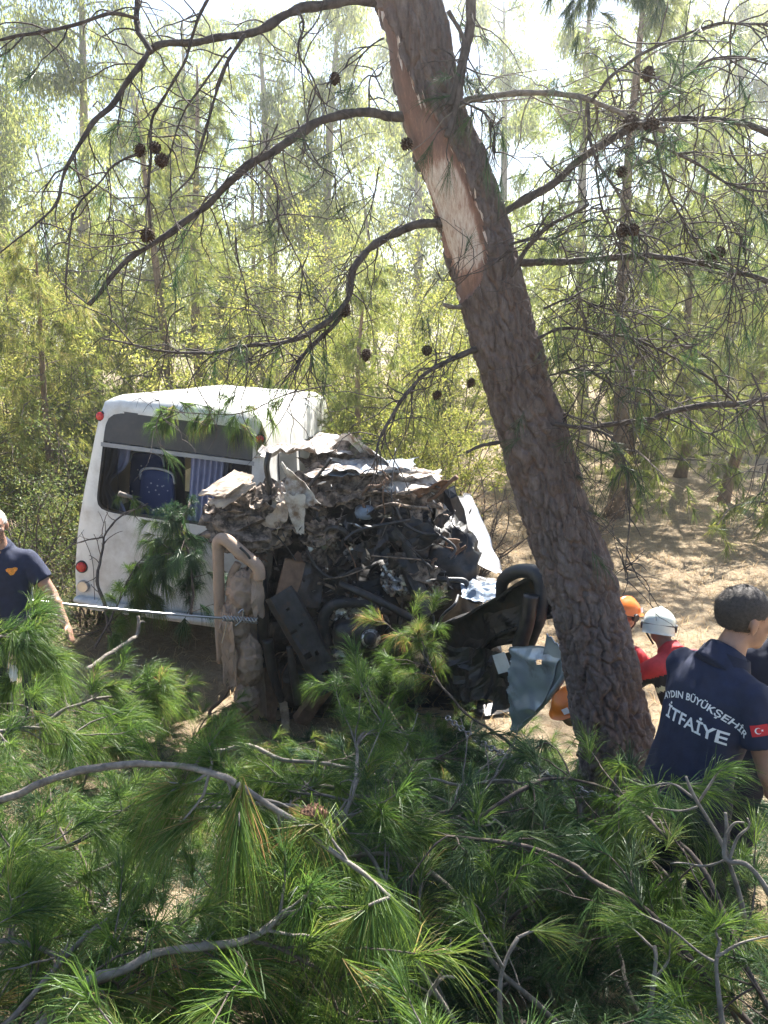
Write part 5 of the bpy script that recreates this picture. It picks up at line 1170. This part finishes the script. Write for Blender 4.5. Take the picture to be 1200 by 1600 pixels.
# individual trees whose trunks the photograph shows
x, y = at_px(1128, 785); plant('forked_pine', PINES[1], TN, x, y, 'slim forked pine with sunlit orange trunk near the right edge', 'tree', s=1.0, rz=.4, tilt=(0, R(14)))
f_ = MB(); c = curve([(0.02, 0, .9), (.45, .1, 2.2), (.95, .15, 4.0), (1.4, .2, 6.2)], 24); f_.tube(c, np.linspace(.085, .02, 24), 10)
o = f_.build('fork', M['bark_far'], bpy.data.objects['forked_pine'], True)
x, y = at_px(958, 808); plant('thin_pine', PINES[0], TN, x, y, 'thin upright pine with reddish trunk just right of the leaning trunk', 'tree', s=1.35, rz=1.4)
x, y = at_px(985, 760); plant('pine_tree', PINES[3], TN, x, y, 'pine behind the thin reddish one, trunk half hidden by twigs', 'tree', s=1.0, rz=2.4)
BG = [  # px of the trunk, distance, prototype, scale, turn, label
 (560, 12.5, 3, .7, .3, 'small feathery pine standing directly behind the wreck'),
 (280, 15.5, 2, .8, 1.2, 'taller pine with brown trunk behind the middle of the minibus roof'),
 (330, 18.0, 0, 1.2, 3.3, 'slender pine trunk just right of the one behind the minibus'),
 (95, 12.0, 3, .75, 5.1, 'dense young pine at the left, beyond the minibus corner'),
 (-40, 11.0, 0, .75, .8, 'bluish green pine cut off by the left edge'),
 (1060, 20.0, 3, 1.3, 5.5, 'pale hazy pine between the two slim trunks at the right'),
 (1230, 14.0, 3, 1.2, 1.9, 'pine cut off by the right edge of the picture'),
 (1180, 24.0, 1, 1.2, .2, 'far pine beyond the bright clearing at the right')]
for px, d, k, s_, rz, lab in BG:
    x = (px-600)/FPX*d*1.02; plant('pine_tree', PINES[k], TN, x, d, lab, 'tree', 'pines standing in the wood behind', s_, rz)
GB = [(165, 21.0, 0, 1.0, .5, 'pale barked tall tree with hanging leaves at the upper left'), (60, 26.0, 1, 1.15, 2.2, 'far pale tree in the upper left corner'), (540, 27.0, 1, 1.2, 1.1, 'tall leafy tree far behind the wreck, left of the leaning trunk'),
      (900, 25.0, 0, 1.05, 4.1, 'tall pale tree seen just right of the stripped bark'), (1090, 30.0, 1, 1.3, 3.0, 'tall pale tree in the glare at the upper right'), (330, 32.0, 0, 1.1, 5.0, 'leafy tree left of the bright gap in the sky'), (760, 33.0, 0, 1.2, 1.7, 'far leafy tree behind the top of the leaning trunk'),
      (430, 29.0, 1, 1.2, 2.7, 'leafy tree right of the bright gap in the sky'), (1000, 36.0, 0, 1.35, .9, 'distant leafy tree in the glare, left of the brightest gap'), (240, 36.0, 1, 1.4, 3.8, 'distant leafy tree above the left part of the minibus'), (640, 38.0, 1, 1.5, 4.9, 'distant leafy tree touching the left edge of the stripped trunk'), (1200, 34.0, 0, 1.3, 2.0, 'distant leafy tree at the upper right edge')]
for px, d, k, s_, rz, lab in GB:
    x = (px-600)/FPX*d*1.02; plant('broadleaf_tree', GUMS[k], TN, x, d, lab, 'tree', 'tall leafy trees of the far wood', s_, rz)
SB = [(40, 10.0, 0, 1.05, .3, 'green shrub at the left edge above the man'), (120, 9.6, 1, 1.0, 1.5, 'low shrub touching the left side of the minibus'), (75, 12.5, 0, 1.2, 2.5, 'taller shrub left of the minibus roof'), (180, 13.0, 0, 1.25, 3.6, 'shrub behind the left corner of the minibus roof'),
      (265, 13.5, 1, 1.5, .9, 'shrub showing just over the minibus roof'), (470, 13.0, 0, 1.0, 5.0, 'yellowish shrub right of the minibus roof'), (880, 14.5, 1, 1.0, 2.2, 'low shrub at the foot of the thin reddish pine')]
for px, d, k, s_, rz, lab in SB:
    x = (px-600)/FPX*d*1.02; plant('shrub', SHR[k], SN, x, d, lab, 'shrub', 'shrubs round the minibus', s_, rz)
for px, d, s_, rz, lab in [(640, 11.0, 1.0, .4, 'dry brown twiggy bush right behind the wreck roof'), (740, 11.6, 1.05, 2.2, 'dry twiggy bush between the wreck and the leaning trunk'), (900, 13.2, .9, 1.0, 'dry twiggy bush right of the leaning trunk'), (560, 12.2, 1.0, 4.0, 'dry bush behind the minibus right rear corner'), (30, 8.6, .7, 5.0, 'dry low bush behind the man at the left edge')]:
    x = (px-600)/FPX*d*1.02; plant('dry_bush', DRY, SN, x, d, lab, 'bush', 'dry twiggy bushes', s_, rz)
for px, d, k, s_, rz, lab in [(20, 14.0, 0, 1.0, .2, 'tall leafy bush at the left edge, above the low shrubs'), (150, 15.5, 2, 1.0, 1.9, 'tall leafy bush above the left corner of the minibus'), (250, 14.2, 1, 1.05, 3.1, 'broad bush right behind the minibus roof'), (380, 15.0, 0, 1.0, 4.4, 'bright bush above the right end of the minibus roof'),
        (500, 13.6, 1, .9, 5.2, 'yellow green bush between the minibus and the wreck roof'), (600, 15.0, 2, 1.0, .7, 'tall bright bush above the wreck'), (700, 14.4, 1, .85, 2.6, 'bright bush just left of the leaning trunk'), (860, 19.0, 0, 1.0, 3.9, 'bush right of the leaning trunk, at the edge of the clearing'),
        (1010, 22.0, 2, .9, 1.2, 'hazy bush beyond the thin reddish pine'), (1150, 27.0, 0, 1.1, 5.8, 'far bush beyond the clearing at the right'), (440, 20.0, 2, 1.25, 2.0, 'tall bush further back, left of the wreck top'), (60, 20.0, 2, 1.3, 4.0, 'tall bush further back at the upper left'), (690, 21.0, 0, 1.4, 3.0, 'tall bush further back behind the leaning trunk')]:
    x = (px-600)/FPX*d*1.02; plant('leafy_bush', BIG[k], SN, x, d, lab, 'bush', 'tall bushes closing the view behind', s_, rz)
# far wood that reads as one mass
wood_mb = MB(); rg = np.random.default_rng(77)
fol_mb = MB(); npt = 105000
cx = rg.uniform(-34, 34, 170); cyy = rg.uniform(32, 50, 170); cz = rg.uniform(1.0, 16.5, 170)*np.where(rg.random(170) < .6, .6, 1); cr = rg.uniform(1.2, 2.8, 170)
idx = rg.integers(0, 170, npt); dv = nrm(rg.normal(size=(npt, 3)))*(rg.random((npt, 1))**.5); pp = np.stack([cx[idx], cyy[idx], cz[idx]], -1) + dv*np.stack([cr[idx], cr[idx], cr[idx]*.9], -1)
fol_mb.leaves(pp, np.array([0, 0, -1.0]) + rg.normal(size=(npt, 3))*.8, rg.uniform(.16, .34, npt), .10)
for k in range(34):
    x0 = rg.uniform(-34, 34); y0 = rg.uniform(32, 50); c = curve([(x0, y0, -.2), (x0+rg.normal()*.3, y0, 5), (x0+rg.normal()*.8, y0, 12)], 10); fol_mb.tube(c, np.linspace(.16, .04, 10), 6, mi=1)
wd_far = fol_mb.build('far_woodland', [M['gum_leaf'], M['bark_far']]); tag(wd_far, 'pale green far wood closing off the background', None, kind='stuff')
# dry grass and fallen needles on the forest floor
gr = MB(); n = 34000; gx = rg.uniform(-9, 13, n); gy = 6 + 22*rg.random(n)**1.5; dn = vnoise(np.stack([gx*.6, gy*.6, gx*0], -1), 7) > -.35; gx, gy = gx[dn], gy[dn]
b_ = np.stack([gx, gy, gz(gx, gy)-.01], -1); gr.needles(b_, np.array([0, 0, 1.0]) + rg.normal(size=(len(b_), 3))*.6, rg.uniform(.08, .30, len(b_)), .006, .5, two=True)
nx = 14000; gx = rg.uniform(1.5, 11, nx); gy = rg.uniform(6.5, 19, nx); b_ = np.stack([gx, gy, gz(gx, gy)-.005], -1); gr.needles(b_, np.array([0, 0, .35]) + rg.normal(size=(nx, 3))*.6, rg.uniform(.06, .22, nx), .007, .4, two=True)
tag(gr.build('dry_grass', M['dry_grass']), 'dry straw coloured grass scattered on the forest floor', None, kind='stuff')
gr = MB(); n = 42000; gx = rg.uniform(-7, 8, n); gy = 1.2 + 13*rg.random(n)**1.2; b_ = np.stack([gx, gy, gz(gx, gy)+.012*rg.random(n)], -1); d_ = rg.normal(size=(n, 3)); d_[:, 2] *= .12
gr.needles(b_, d_, rg.uniform(.08, .17, n), .0035, 0, two=False); tag(gr.build('needle_litter', M['needle_dry']), 'brown fallen pine needles covering the slope', None, kind='stuff')
# ================================================================ CUT AND FALLEN PINE BOUGHS
def gen_bough(pts, seed, n_side=10, L=(.15, .45), k=70, NL=.15, r0=.010, r1=.004, droop=.5, up=.15, wd=.0017, per=2, lo=.2, end_k=1.6, steps=6):
    """a pine bough along pts: stem with side shoots, and long-needled brushes at the shoot ends"""
    rg = np.random.default_rng(seed); wood, fol = MB(), MB(); c = rough_tube(wood, np.asarray(pts, float), r0, r1, 30, 7, rg, .2)
    t = nrm(np.gradient(c, axis=0)); tips, dirs = [c[-1]], [t[-1]]
    for _ in range(n_side):
        kk = rg.integers(int(lo*30), 30); l = rg.uniform(*L); d = nrm(t[kk]*rg.uniform(.3, 1.0) + rg.normal(size=3)*.65 + np.array([0, 0, up])); p = [c[kk]]
        for s_ in range(steps): d = nrm(d + rg.normal(size=3)*.20 + np.array([0, 0, -.03])); p.append(p[-1] + d*l/steps)
        p = np.array(p); wood.tube(p, np.linspace(r1*.9, r1*.45, steps+1), 5, tint=rg.random(), cap=False); tips.append(p[-1]); dirs.append(d)
        for q_ in range(per - 1): a = rg.integers(steps//2, steps); tips.append(p[a]); dirs.append(nrm(d + rg.normal(size=3)*.5))
        if rg.random() < .5:
            a = rg.integers(2, steps); d2 = nrm(d + rg.normal(size=3)*.7); p2 = [p[a]]
            for s_ in range(3): d2 = nrm(d2 + rg.normal(size=3)*.15); p2.append(p2[-1] + d2*l*.14)
            p2 = np.array(p2); wood.tube(p2, np.linspace(r1*.6, r1*.4, 4), 4, cap=False); tips.append(p2[-1]); dirs.append(d2)
    fol.tufts(tips, dirs, k, NL, wd, droop, .12, .85, .07)
    return wood, fol
def bough(name, label, pts, seed, group='pine boughs lying on the slope', wm='twig_pale', fm='needle', cones=(), **kw):
    pts = np.asarray(pts, float); o = empty(name, pts[0]); tag(o, label, 'branch', group); base = pts[0].copy()
    w_, f_ = gen_bough(pts - base, seed, **kw); w_.build('stem', M[wm], o, True)
    if kw.get('k', 1): f_.build('needle_foliage', M[fm], o)
    for px, py, y, rot in cones:
        c = link('pine_cone', cone_open, o); c.location = P(px, py, y) - base; c.rotation_euler = rot; c.scale = (.8, .8, .9)
    return o
def PP(l, y0, y1): return [P(a, b, y) for (a, b), y in zip(l, np.linspace(y0, y1, len(l)))]
fill = 'tangled pine boughs heaped over the slope'
PROT = []
for k in range(7):
    rg = np.random.default_rng(900+k)
    if k < 4: H, Ln = rg.uniform(.55, .8), rg.uniform(.8, 1.1); pts = [(0, 0, -.05), (Ln*.3, .05, H*.55), (Ln*.65, rg.normal()*.1, H*.95), (Ln, rg.normal()*.15, H*1.0), (Ln*1.25, rg.normal()*.2, H*.85)]
    else: H, Ln = .22, rg.uniform(.8, 1.1); pts = [(0, 0, .02), (Ln*.35, .05, H*.8), (Ln*.7, rg.normal()*.12, H), (Ln*1.1, rg.normal()*.2, H*.7)]
    w_, f_ = gen_bough(pts, 950+k, 17, (.15, .42), 54, .17, .011, .004, lo=.15, per=2, wd=.0024)
    PROT.append((w_.mesh('stem', M['twig_pale'] if k % 2 else M['twig'], True), f_.mesh('needle_foliage', M['needle'] if k not in (2, 5) else M['needle_dark'])))
rg = np.random.default_rng(31)
def drop(k, x, y, rz, s=1.0, dz=0.0, label=None, tilt=0.0):
    o = empty('pine_bough', (x, y, float(gz(x, y)) + dz), rz); o.rotation_euler = (tilt, 0, rz); o.scale = (s, s, s)
    pxx = 600 + FPX*x/(y*1.08); where = ('at the left edge', 'left of the wreck', 'under the mud coated tank', 'under the engine', 'under the bumper beam', 'in line with the trunk', 'at the right edge')[int(np.searchsorted([150, 330, 450, 620, 800, 1000], pxx))]
    row = ('nearest the viewer', 'second row up', 'halfway down the slope', 'farthest down the slope')[0 if y < 2.0 else 1 if y < 2.9 else 2 if y < 4.3 else 3]
    size = 'upright' if k < 4 else 'low lying'
    tag(o, '%s pine bough in the heap, %s, %s' % (size, row, where), 'branch', '%s pine boughs, %s, %s' % (size, row, where))
    link('stem', PROT[k][0], o); link('needle_foliage', PROT[k][1], o); return o
placed = []
def heap(n, y0, y1, kinds, smin, smax, hmax, xlim=None):
    c = 0; tries = 0
    while c < n and tries < n*40:
        tries += 1
        y = rg.uniform(y0, y1); x = rg.uniform(-.52*y-.35, .52*y+.35)
        if xlim and not (xlim[0] < x < xlim[1]): continue
        if abs(x-1.23) < .30 and 2.5 < y < 3.3: continue                      # the man in navy
        if np.hypot(x-1.55, y-4.05) < .42: continue
        if y > 2.55 and .25 < x < 2.0: k_ = (4, 5, 6)
        else: k_ = kinds
        if -.35 < x < 1.0 and 2.2 < y < 4.3: k_ = (5, 5, 2) if y < 2.9 else (5,)  # mostly dark needles here: mid-slope shade put into the foliage colour
        if any((x-a)**2+(y-b)**2 < .035*smin for a, b in placed): continue
        placed.append((x, y)); drop(int(k_[rg.integers(0, len(k_))]), x, y, rg.uniform(0, 6.283), rg.uniform(smin, smax), rg.uniform(0, hmax), tilt=rg.normal()*.12); c += 1
for x_, y_, r_, k_ in [(1.25, 2.15, 2.0, 0), (1.0, 2.1, 4.6, 1), (1.5, 2.3, 5.0, 3)]: drop(k_, x_, y_, r_, .85, .0); placed.append((x_, y_))
heap(28, 1.55, 2.45, (0, 1, 2, 3, 0, 1, 3), .75, 1.05, .10)
heap(24, 2.4, 3.3, (0, 1, 2, 4, 5, 6), .7, 1.0, .08)
heap(24, 3.3, 4.5, (4, 5, 6, 2), .6, .85, .03)
heap(22, 4.4, 6.0, (4, 5, 6, 5), .6, .85, .0, (-3.2, .8))
heap(20, 4.2, 6.1, (4, 5, 6), .5, .75, .0, (-.6, 1.35))
heap(8, 4.0, 5.4, (0, 1, 4), .7, 1.0, .0, (-3.2, -1.2))
for x_, y_, r_, k_, s_ in [(.30, 4.75, 2.6, 4, .8), (.62, 4.85, .4, 5, .8), (.95, 4.95, 3.6, 6, .75), (.45, 5.25, 1.2, 5, .8), (.80, 4.45, 5.0, 4, .8), (.10, 5.2, 4.0, 6, .8), (1.0, 4.55, 1.8, 5, .7), (.75, 5.2, 2.2, 4, .75), (-.2, 5.6, .9, 5, .8), (.35, 5.6, 5.5, 6, .8), (1.05, 5.25, 4.6, 5, .65)]: drop(k_, x_, y_, r_, s_, .02); placed.append((x_, y_))
# --- matted brushwood, its dark needles put in as shade between the boughs
br = MB(); n = 5200; bx = rg.uniform(-2.9, 2.9, n); by = rg.uniform(1.2, 5.9, n); ok = (np.abs(bx) < .52*by+.4) & ~((bx < -1.0) & (by > 3.1) & (by < 4.4) & (vnoise(np.stack([bx*2, by*2, 0*bx], -1), 3) > -.3)); bx, by = bx[ok], by[ok]
bx = np.concatenate([bx, rg.uniform(-.9, 1.45, 2600)]); by = np.concatenate([by, rg.uniform(4.1, 6.2, 2600)])
dd = rg.normal(size=(len(bx), 3)); dd[:, 2] = np.abs(dd[:, 2])*.5 + .1
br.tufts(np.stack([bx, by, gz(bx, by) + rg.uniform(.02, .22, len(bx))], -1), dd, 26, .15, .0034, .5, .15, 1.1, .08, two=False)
tag(br.build('brushwood', M['needle_dark']), 'matted pine brushwood coloured dark as shade under the boughs', None, kind='stuff')
# --- boughs that can be picked out
bough('pine_bough', 'long grey bough with a brown cone and hanging bright green brushes', PP([(-60, 1285), (0, 1255), (100, 1208), (250, 1188), (340, 1205), (440, 1265), (520, 1325), (570, 1370), (605, 1405)], 2.1, 1.75), 11, n_side=11, L=(.05, .20), k=95, NL=.19, r0=.012, r1=.0055, droop=1.3, up=-.35, lo=.45, per=2,
      cones=[(470, 1273, 1.88, (R(80), R(20), R(-75)))])
bough('pine_bough', 'thick pale grey bough rising from the bottom left corner', PP([(40, 1620), (150, 1530), (240, 1490), (330, 1470), (400, 1450), (440, 1425), (472, 1420)], 1.55, 1.75), 12, n_side=9, L=(.06, .22), k=60, NL=.15, r0=.013, r1=.005, lo=.3)
bough('bare_stick', 'bare pale stick at the bottom left corner', PP([(-30, 1625), (60, 1550), (128, 1460)], 1.6, 1.75), 13, n_side=2, L=(.04, .08), k=0, r0=.0085, r1=.006)
bough('pine_bough', 'grey bough entering from the left edge below the longest one', PP([(-60, 1395), (0, 1362), (60, 1335), (120, 1318), (200, 1285)], 2.0, 2.3), 14, n_side=8, L=(.08, .3), k=70, NL=.16, r0=.011, r1=.004)
bough('bare_branch', 'bare grey branch lying across the shadow in front of the wreck', PP([(340, 1168), (400, 1172), (470, 1190), (560, 1205), (640, 1235), (760, 1275), (800, 1305)], 3.4, 2.9), 15, n_side=8, L=(.15, .5), k=0, r0=.012, r1=.005)
bough('bare_branch', 'second bare grey branch in the shadow, just below the first', PP([(450, 1240), (520, 1235), (590, 1248), (660, 1275), (740, 1300)], 2.9, 2.6), 16, n_side=7, L=(.15, .45), k=0, r0=.010, r1=.006)
bough('bare_branch', 'thin arched bare branch below the wreck and left of the trunk', PP([(620, 1215), (700, 1225), (790, 1222), (860, 1240), (975, 1258)], 3.2, 3.1), 17, n_side=6, L=(.12, .4), k=0, r0=.008, r1=.005)
bough('pine_bough', 'green bough leaning up against the front of the wreck', PP([(880, 1235), (820, 1180), (745, 1125), (690, 1070), (660, 1020), (640, 990)], 4.6, 5.7), 18, n_side=16, L=(.12, .42), k=80, NL=.16, r0=.013, r1=.005, wm='twig', lo=.55, wd=.0024)
bough('pine_bough', 'drooping green bough beside the fuel tank of the wreck', PP([(640, 1150), (600, 1100), (560, 1060), (530, 1060)], 5.0, 5.8), 19, n_side=12, L=(.12, .4), k=80, NL=.16, r0=.010, r1=.004, wm='twig', wd=.0024)
def forks(label, l, y0, y1, side, seed, r0=.0075, r1=.0045, tufts=0, k=60):
    pts = np.array(PP(l, y0, y1)); o = empty('bare_twig', pts[0]); tag(o, label, 'twig', 'pale bare twigs sticking up'); b = pts[0].copy(); mb = MB(); rough_tube(mb, pts-b, r0, r1, 30, 6, None, .15); tips, dirs = [], []
    for s_, ya, yb in side: q_ = np.array(PP(s_, ya, yb)); cc = rough_tube(mb, q_-b, r1*.95, r1*.5, 18, 5, None, .15); tips.append(cc[-1]); dirs.append(cc[-1]-cc[-3])
    mb.build('stem', M['twig_pale'], o, True)
    if tufts: MB().tufts(tips, dirs, k, .13, .0017, .4, .1, .8, .05).build('needle_foliage', M['needle'], o)
forks('forked pale twig sticking up in front of the man in navy', [(1165, 1425), (1140, 1350), (1110, 1290), (1085, 1245), (1072, 1215)], 2.1, 2.2, [([(1085, 1248), (1050, 1228), (1010, 1235)], 2.18, 2.25), ([(1092, 1255), (1112, 1230), (1128, 1208), (1138, 1204)], 2.17, 2.15), ([(1090, 1262), (1060, 1268), (1015, 1265)], 2.17, 2.2)], 1, tufts=1)
forks('curly pale twig at the right edge, below the man in navy', [(1210, 1395), (1170, 1350), (1135, 1340), (1132, 1300), (1128, 1270)], 1.95, 2.05, [([(1140, 1345), (1150, 1315), (1168, 1295), (1165, 1280)], 2.0, 2.0), ([(1138, 1340), (1100, 1355), (1050, 1352)], 2.0, 2.1), ([(1133, 1310), (1145, 1290), (1160, 1288)], 2.0, 2.0)], 2)
forks('branching pale twig at the bottom right', [(1135, 1610), (1125, 1560), (1118, 1500), (1120, 1460)], 1.65, 1.75, [([(1118, 1500), (1080, 1480), (1040, 1450), (985, 1425)], 1.72, 1.8), ([(1119, 1495), (1160, 1475), (1230, 1458)], 1.7, 1.7), ([(1120, 1470), (1115, 1450), (1130, 1440)], 1.75, 1.75)], 3, tufts=1)
forks('upright pale twig at the bottom edge right of the middle', [(1015, 1610), (1020, 1550), (1022, 1500), (1018, 1472)], 1.7, 1.8, [([(1020, 1480), (990, 1450), (970, 1435)], 1.8, 1.85), ([(1021, 1525), (1040, 1500), (1043, 1470)], 1.78, 1.8)], 4, tufts=1)
forks('thin bent twig at the bottom edge in the middle', [(660, 1610), (668, 1560), (690, 1530), (710, 1528)], 1.7, 1.75, [([(672, 1552), (700, 1500), (705, 1470)], 1.72, 1.75)], 5)
forks('upright thin twig at the bottom edge, second from the middle', [(785, 1610), (782, 1540), (790, 1495), (806, 1460)], 1.7, 1.8, [([(786, 1510), (760, 1470), (735, 1440)], 1.75, 1.8), ([(806, 1460), (830, 1452), (850, 1455)], 1.8, 1.8)], 6, tufts=1, k=80)
# --- boughs at the minibus
bough('pine_bough', 'green sprays lying over the minibus roof and hanging before its rear window', [P(520, 600, 9.0), P(450, 615, 8.7), P(395, 640, 8.45), P(330, 648, 8.28), P(270, 645, 8.2), P(245, 655, 8.15)], 21, 'boughs lying against the minibus', 'twig', n_side=20, L=(.08, .34), k=60, NL=.15, r0=.009, r1=.004, droop=1.1, up=-.35, lo=.25, wd=.004, steps=4)
bough('pine_bough', 'snapped bough drooping in front of the lower rear of the minibus', [P(300, 778, 7.9), P(290, 800, 7.7), P(262, 840, 7.55), P(232, 880, 7.5), P(222, 940, 7.5)], 22, 'boughs lying against the minibus', 'twig', n_side=28, L=(.12, .45), k=70, NL=.16, r0=.014, r1=.005, droop=1.4, up=-.5, lo=.05, wd=.0035)
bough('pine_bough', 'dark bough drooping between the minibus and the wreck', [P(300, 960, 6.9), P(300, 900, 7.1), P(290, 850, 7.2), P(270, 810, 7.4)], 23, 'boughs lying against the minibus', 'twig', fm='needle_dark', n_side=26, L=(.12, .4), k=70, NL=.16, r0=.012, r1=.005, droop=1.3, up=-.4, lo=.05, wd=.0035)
bough('pine_bough', 'leafy bough standing up before the lower left of the minibus rear', [P(150, 1010, 6.9), P(175, 960, 7.1), P(200, 905, 7.3), P(228, 868, 7.45)], 34, 'boughs lying against the minibus', 'twig', n_side=20, L=(.12, .4), k=60, NL=.16, r0=.011, r1=.004, droop=.9, up=.0, lo=.15, wd=.0035)
bough('dead_branch', 'dark crooked dead branch standing against the minibus rear corner', [P(172, 985, 7.2), P(160, 935, 7.35), P(152, 905, 7.45), P(158, 860, 7.6), P(165, 830, 7.7), P(196, 801, 7.85), P(232, 786, 7.95)], 24, 'boughs lying against the minibus', 'twig', n_side=14, L=(.12, .5), k=0, r0=.018, r1=.006, lo=.1)
bough('dead_branch', 'thin dead branch reaching left from the minibus corner', [P(163, 836, 7.68), P(130, 845, 7.6), P(100, 858, 7.55), P(74, 884, 7.5)], 25, 'boughs lying against the minibus', 'twig', n_side=5, L=(.1, .3), k=0, r0=.009, r1=.004)
bough('split_stick', 'split pale stick lying below the minibus', [P(138, 1043, 6.1), P(170, 1022, 6.3), P(205, 1000, 6.5), P(215, 988, 6.6), P(216, 962, 6.65)], 26, 'boughs lying against the minibus', 'twig_pale', n_side=1, L=(.05, .1), k=0, r0=.020, r1=.016)
bough('branch_stump', 'sawn branch end with a pale tuft below the minibus rear window', [P(188, 768, 7.9), P(205, 776, 7.95), P(228, 790, 8.05)], 27, 'boughs lying against the minibus', 'twig_pale', n_side=4, L=(.06, .15), k=50, NL=.13, r0=.026, r1=.012, wd=.0035)
# --- boughs at the left below the man
bough('pine_bough', 'big bright brush of needles at the left edge below the man', PP([(-120, 1035), (-40, 1005), (10, 995), (40, 1010)], 3.9, 4.1), 28, n_side=18, L=(.1, .3), k=110, NL=.20, r0=.012, r1=.005, lo=.3, wd=.002)
bough('pine_bough', 'green brush of needles left of the wreck in half shade', PP([(60, 1130), (130, 1100), (190, 1085), (230, 1080)], 4.4, 4.7), 29, n_side=14, L=(.12, .35), k=90, NL=.18, r0=.011, r1=.005, wd=.0022)
bough('pine_bough', 'lower bright bough at the left edge above the long grey one', PP([(-90, 1180), (-20, 1150), (60, 1140), (130, 1150)], 3.0, 3.2), 30, n_side=9, L=(.1, .3), k=80, NL=.17, r0=.011, r1=.005)

# ================================================================ CABLE, CHAIN, SCRAPS
cb = empty('tow_cable', P(385, 972, 6.5)); tag(cb, 'thin steel tow cable stretched from the left edge to the wreck', 'cable'); cbo = np.array(cb.location)
a, b = P(-260, 898, 5.0), P(352, 966, 6.42); tt2 = np.linspace(0, 1, 160)[:, None]; ln = a + (b-a)*tt2 + np.array([0, 0, -.03])*(4*tt2*(1-tt2))
MB().tube(ln - cbo, .0105, 8).build('wire_rope', M['chrome'], cb, True)
for k in range(3):
    rg_ = np.random.default_rng(60+k); t_ = np.linspace(0, 1, 40)[:, None]; c = P(348, 966, 6.40) + (P(402, 970, 6.46)-P(348, 966, 6.40))*t_ + np.stack([0*t_[:, 0], .022*np.cos(t_[:, 0]*22+k*2.1), .022*np.sin(t_[:, 0]*22+k*2.1)], -1)
    MB().tube(c - cbo, .0065, 6).build('twisted_strand', M['chrome'], cb, True)
MB().tube(curve([P(355, 966, 6.4), P(352, 985, 6.4), P(347, 1005, 6.42)], 12) - cbo, .005, 5).build('loose_strand', M['chrome'], cb)
MB().tube(curve([P(372, 958, 6.4), P(380, 952, 6.4), P(378, 968, 6.39), P(368, 978, 6.4)], 14) - cbo, .006, 5).build('loose_strand', M['chrome'], cb)
ch = empty('chain', P(970, 1254, 3.0)); tag(ch, 'dark steel chain hanging from the wreck across the boughs', 'chain'); cho = np.array(ch.location)
cp = curve([P(700, 1122, 4.7), P(745, 1156, 4.3), P(800, 1185, 3.9), P(860, 1213, 3.5), P(920, 1240, 3.2), P(972, 1256, 3.0)], 400)
sl_ = np.concatenate([[0], np.cumsum(np.linalg.norm(np.diff(cp, axis=0), axis=1))])
lw, ll = .014, .022; thh = np.linspace(0, 2*math.pi, 20); path = np.stack([np.sign(np.cos(thh))*ll*.55 + np.cos(thh)*lw, np.sin(thh)*lw, 0*thh], -1)
link_me = MB().tube(path, .0055, 7, cap=False).mesh('chain_link', M['chain'] if 'chain' in M else M.setdefault('chain', plain('chain_steel', (.20, .20, .22), .4, .85, .2, 30, .1)), True)
for k in range(int(sl_[-1]/.052)):
    p = np.array([np.interp(k*.052, sl_, cp[:, a]) for a in range(3)]); p2 = np.array([np.interp(k*.052+.03, sl_, cp[:, a]) for a in range(3)])
    o = link('chain_link', link_me, ch); o.location = p - cho; qd = Vector(p2-p).to_track_quat('X', 'Z'); o.rotation_mode = 'QUATERNION'
    from mathutils import Quaternion
    o.rotation_quaternion = qd @ Quaternion((1, 0, 0), R(45 + 90*(k % 2)))
for px, py, y, lab in [(76, 1032, 4.3, 'scrap of white plastic caught in the boughs left of the wreck'), (22, 1050, 3.9, 'small white plastic scrap near the left edge')]:
    o = MB().sheet([(-.018, 0, -.05), (.018, .01, -.045), (.02, 0, .045), (-.012, .01, .05)], 8, 12, .018, int(px), 14, thick=.002, jag=.1).build('plastic_scrap', M['letter']); o.location = P(px, py, y); tag(o, lab, 'plastic scrap')

# ================================================================ THIN AIR VOLUME ADDED FOR LENS GLARE
hz_m = bpy.data.materials.new('glare_haze'); hz_m.use_nodes = True; ht = hz_m.node_tree
for n_ in list(ht.nodes):
    if n_.type != 'OUTPUT_MATERIAL': ht.nodes.remove(n_)
pv = ht.nodes.new('ShaderNodeVolumePrincipled'); pv.inputs['Density'].default_value = 0.0034; pv.inputs['Color'].default_value = (.93, .95, .97, 1); pv.inputs['Anisotropy'].default_value = 0.78
ht.links.new(pv.outputs[0], ht.nodes['Material Output'].inputs['Volume'])
hz = MB().box((0, 62, 10.0), (230, 190, 24)).build('veil', hz_m); tag(hz, 'thin added haze hanging in the wood', None, kind='stuff')
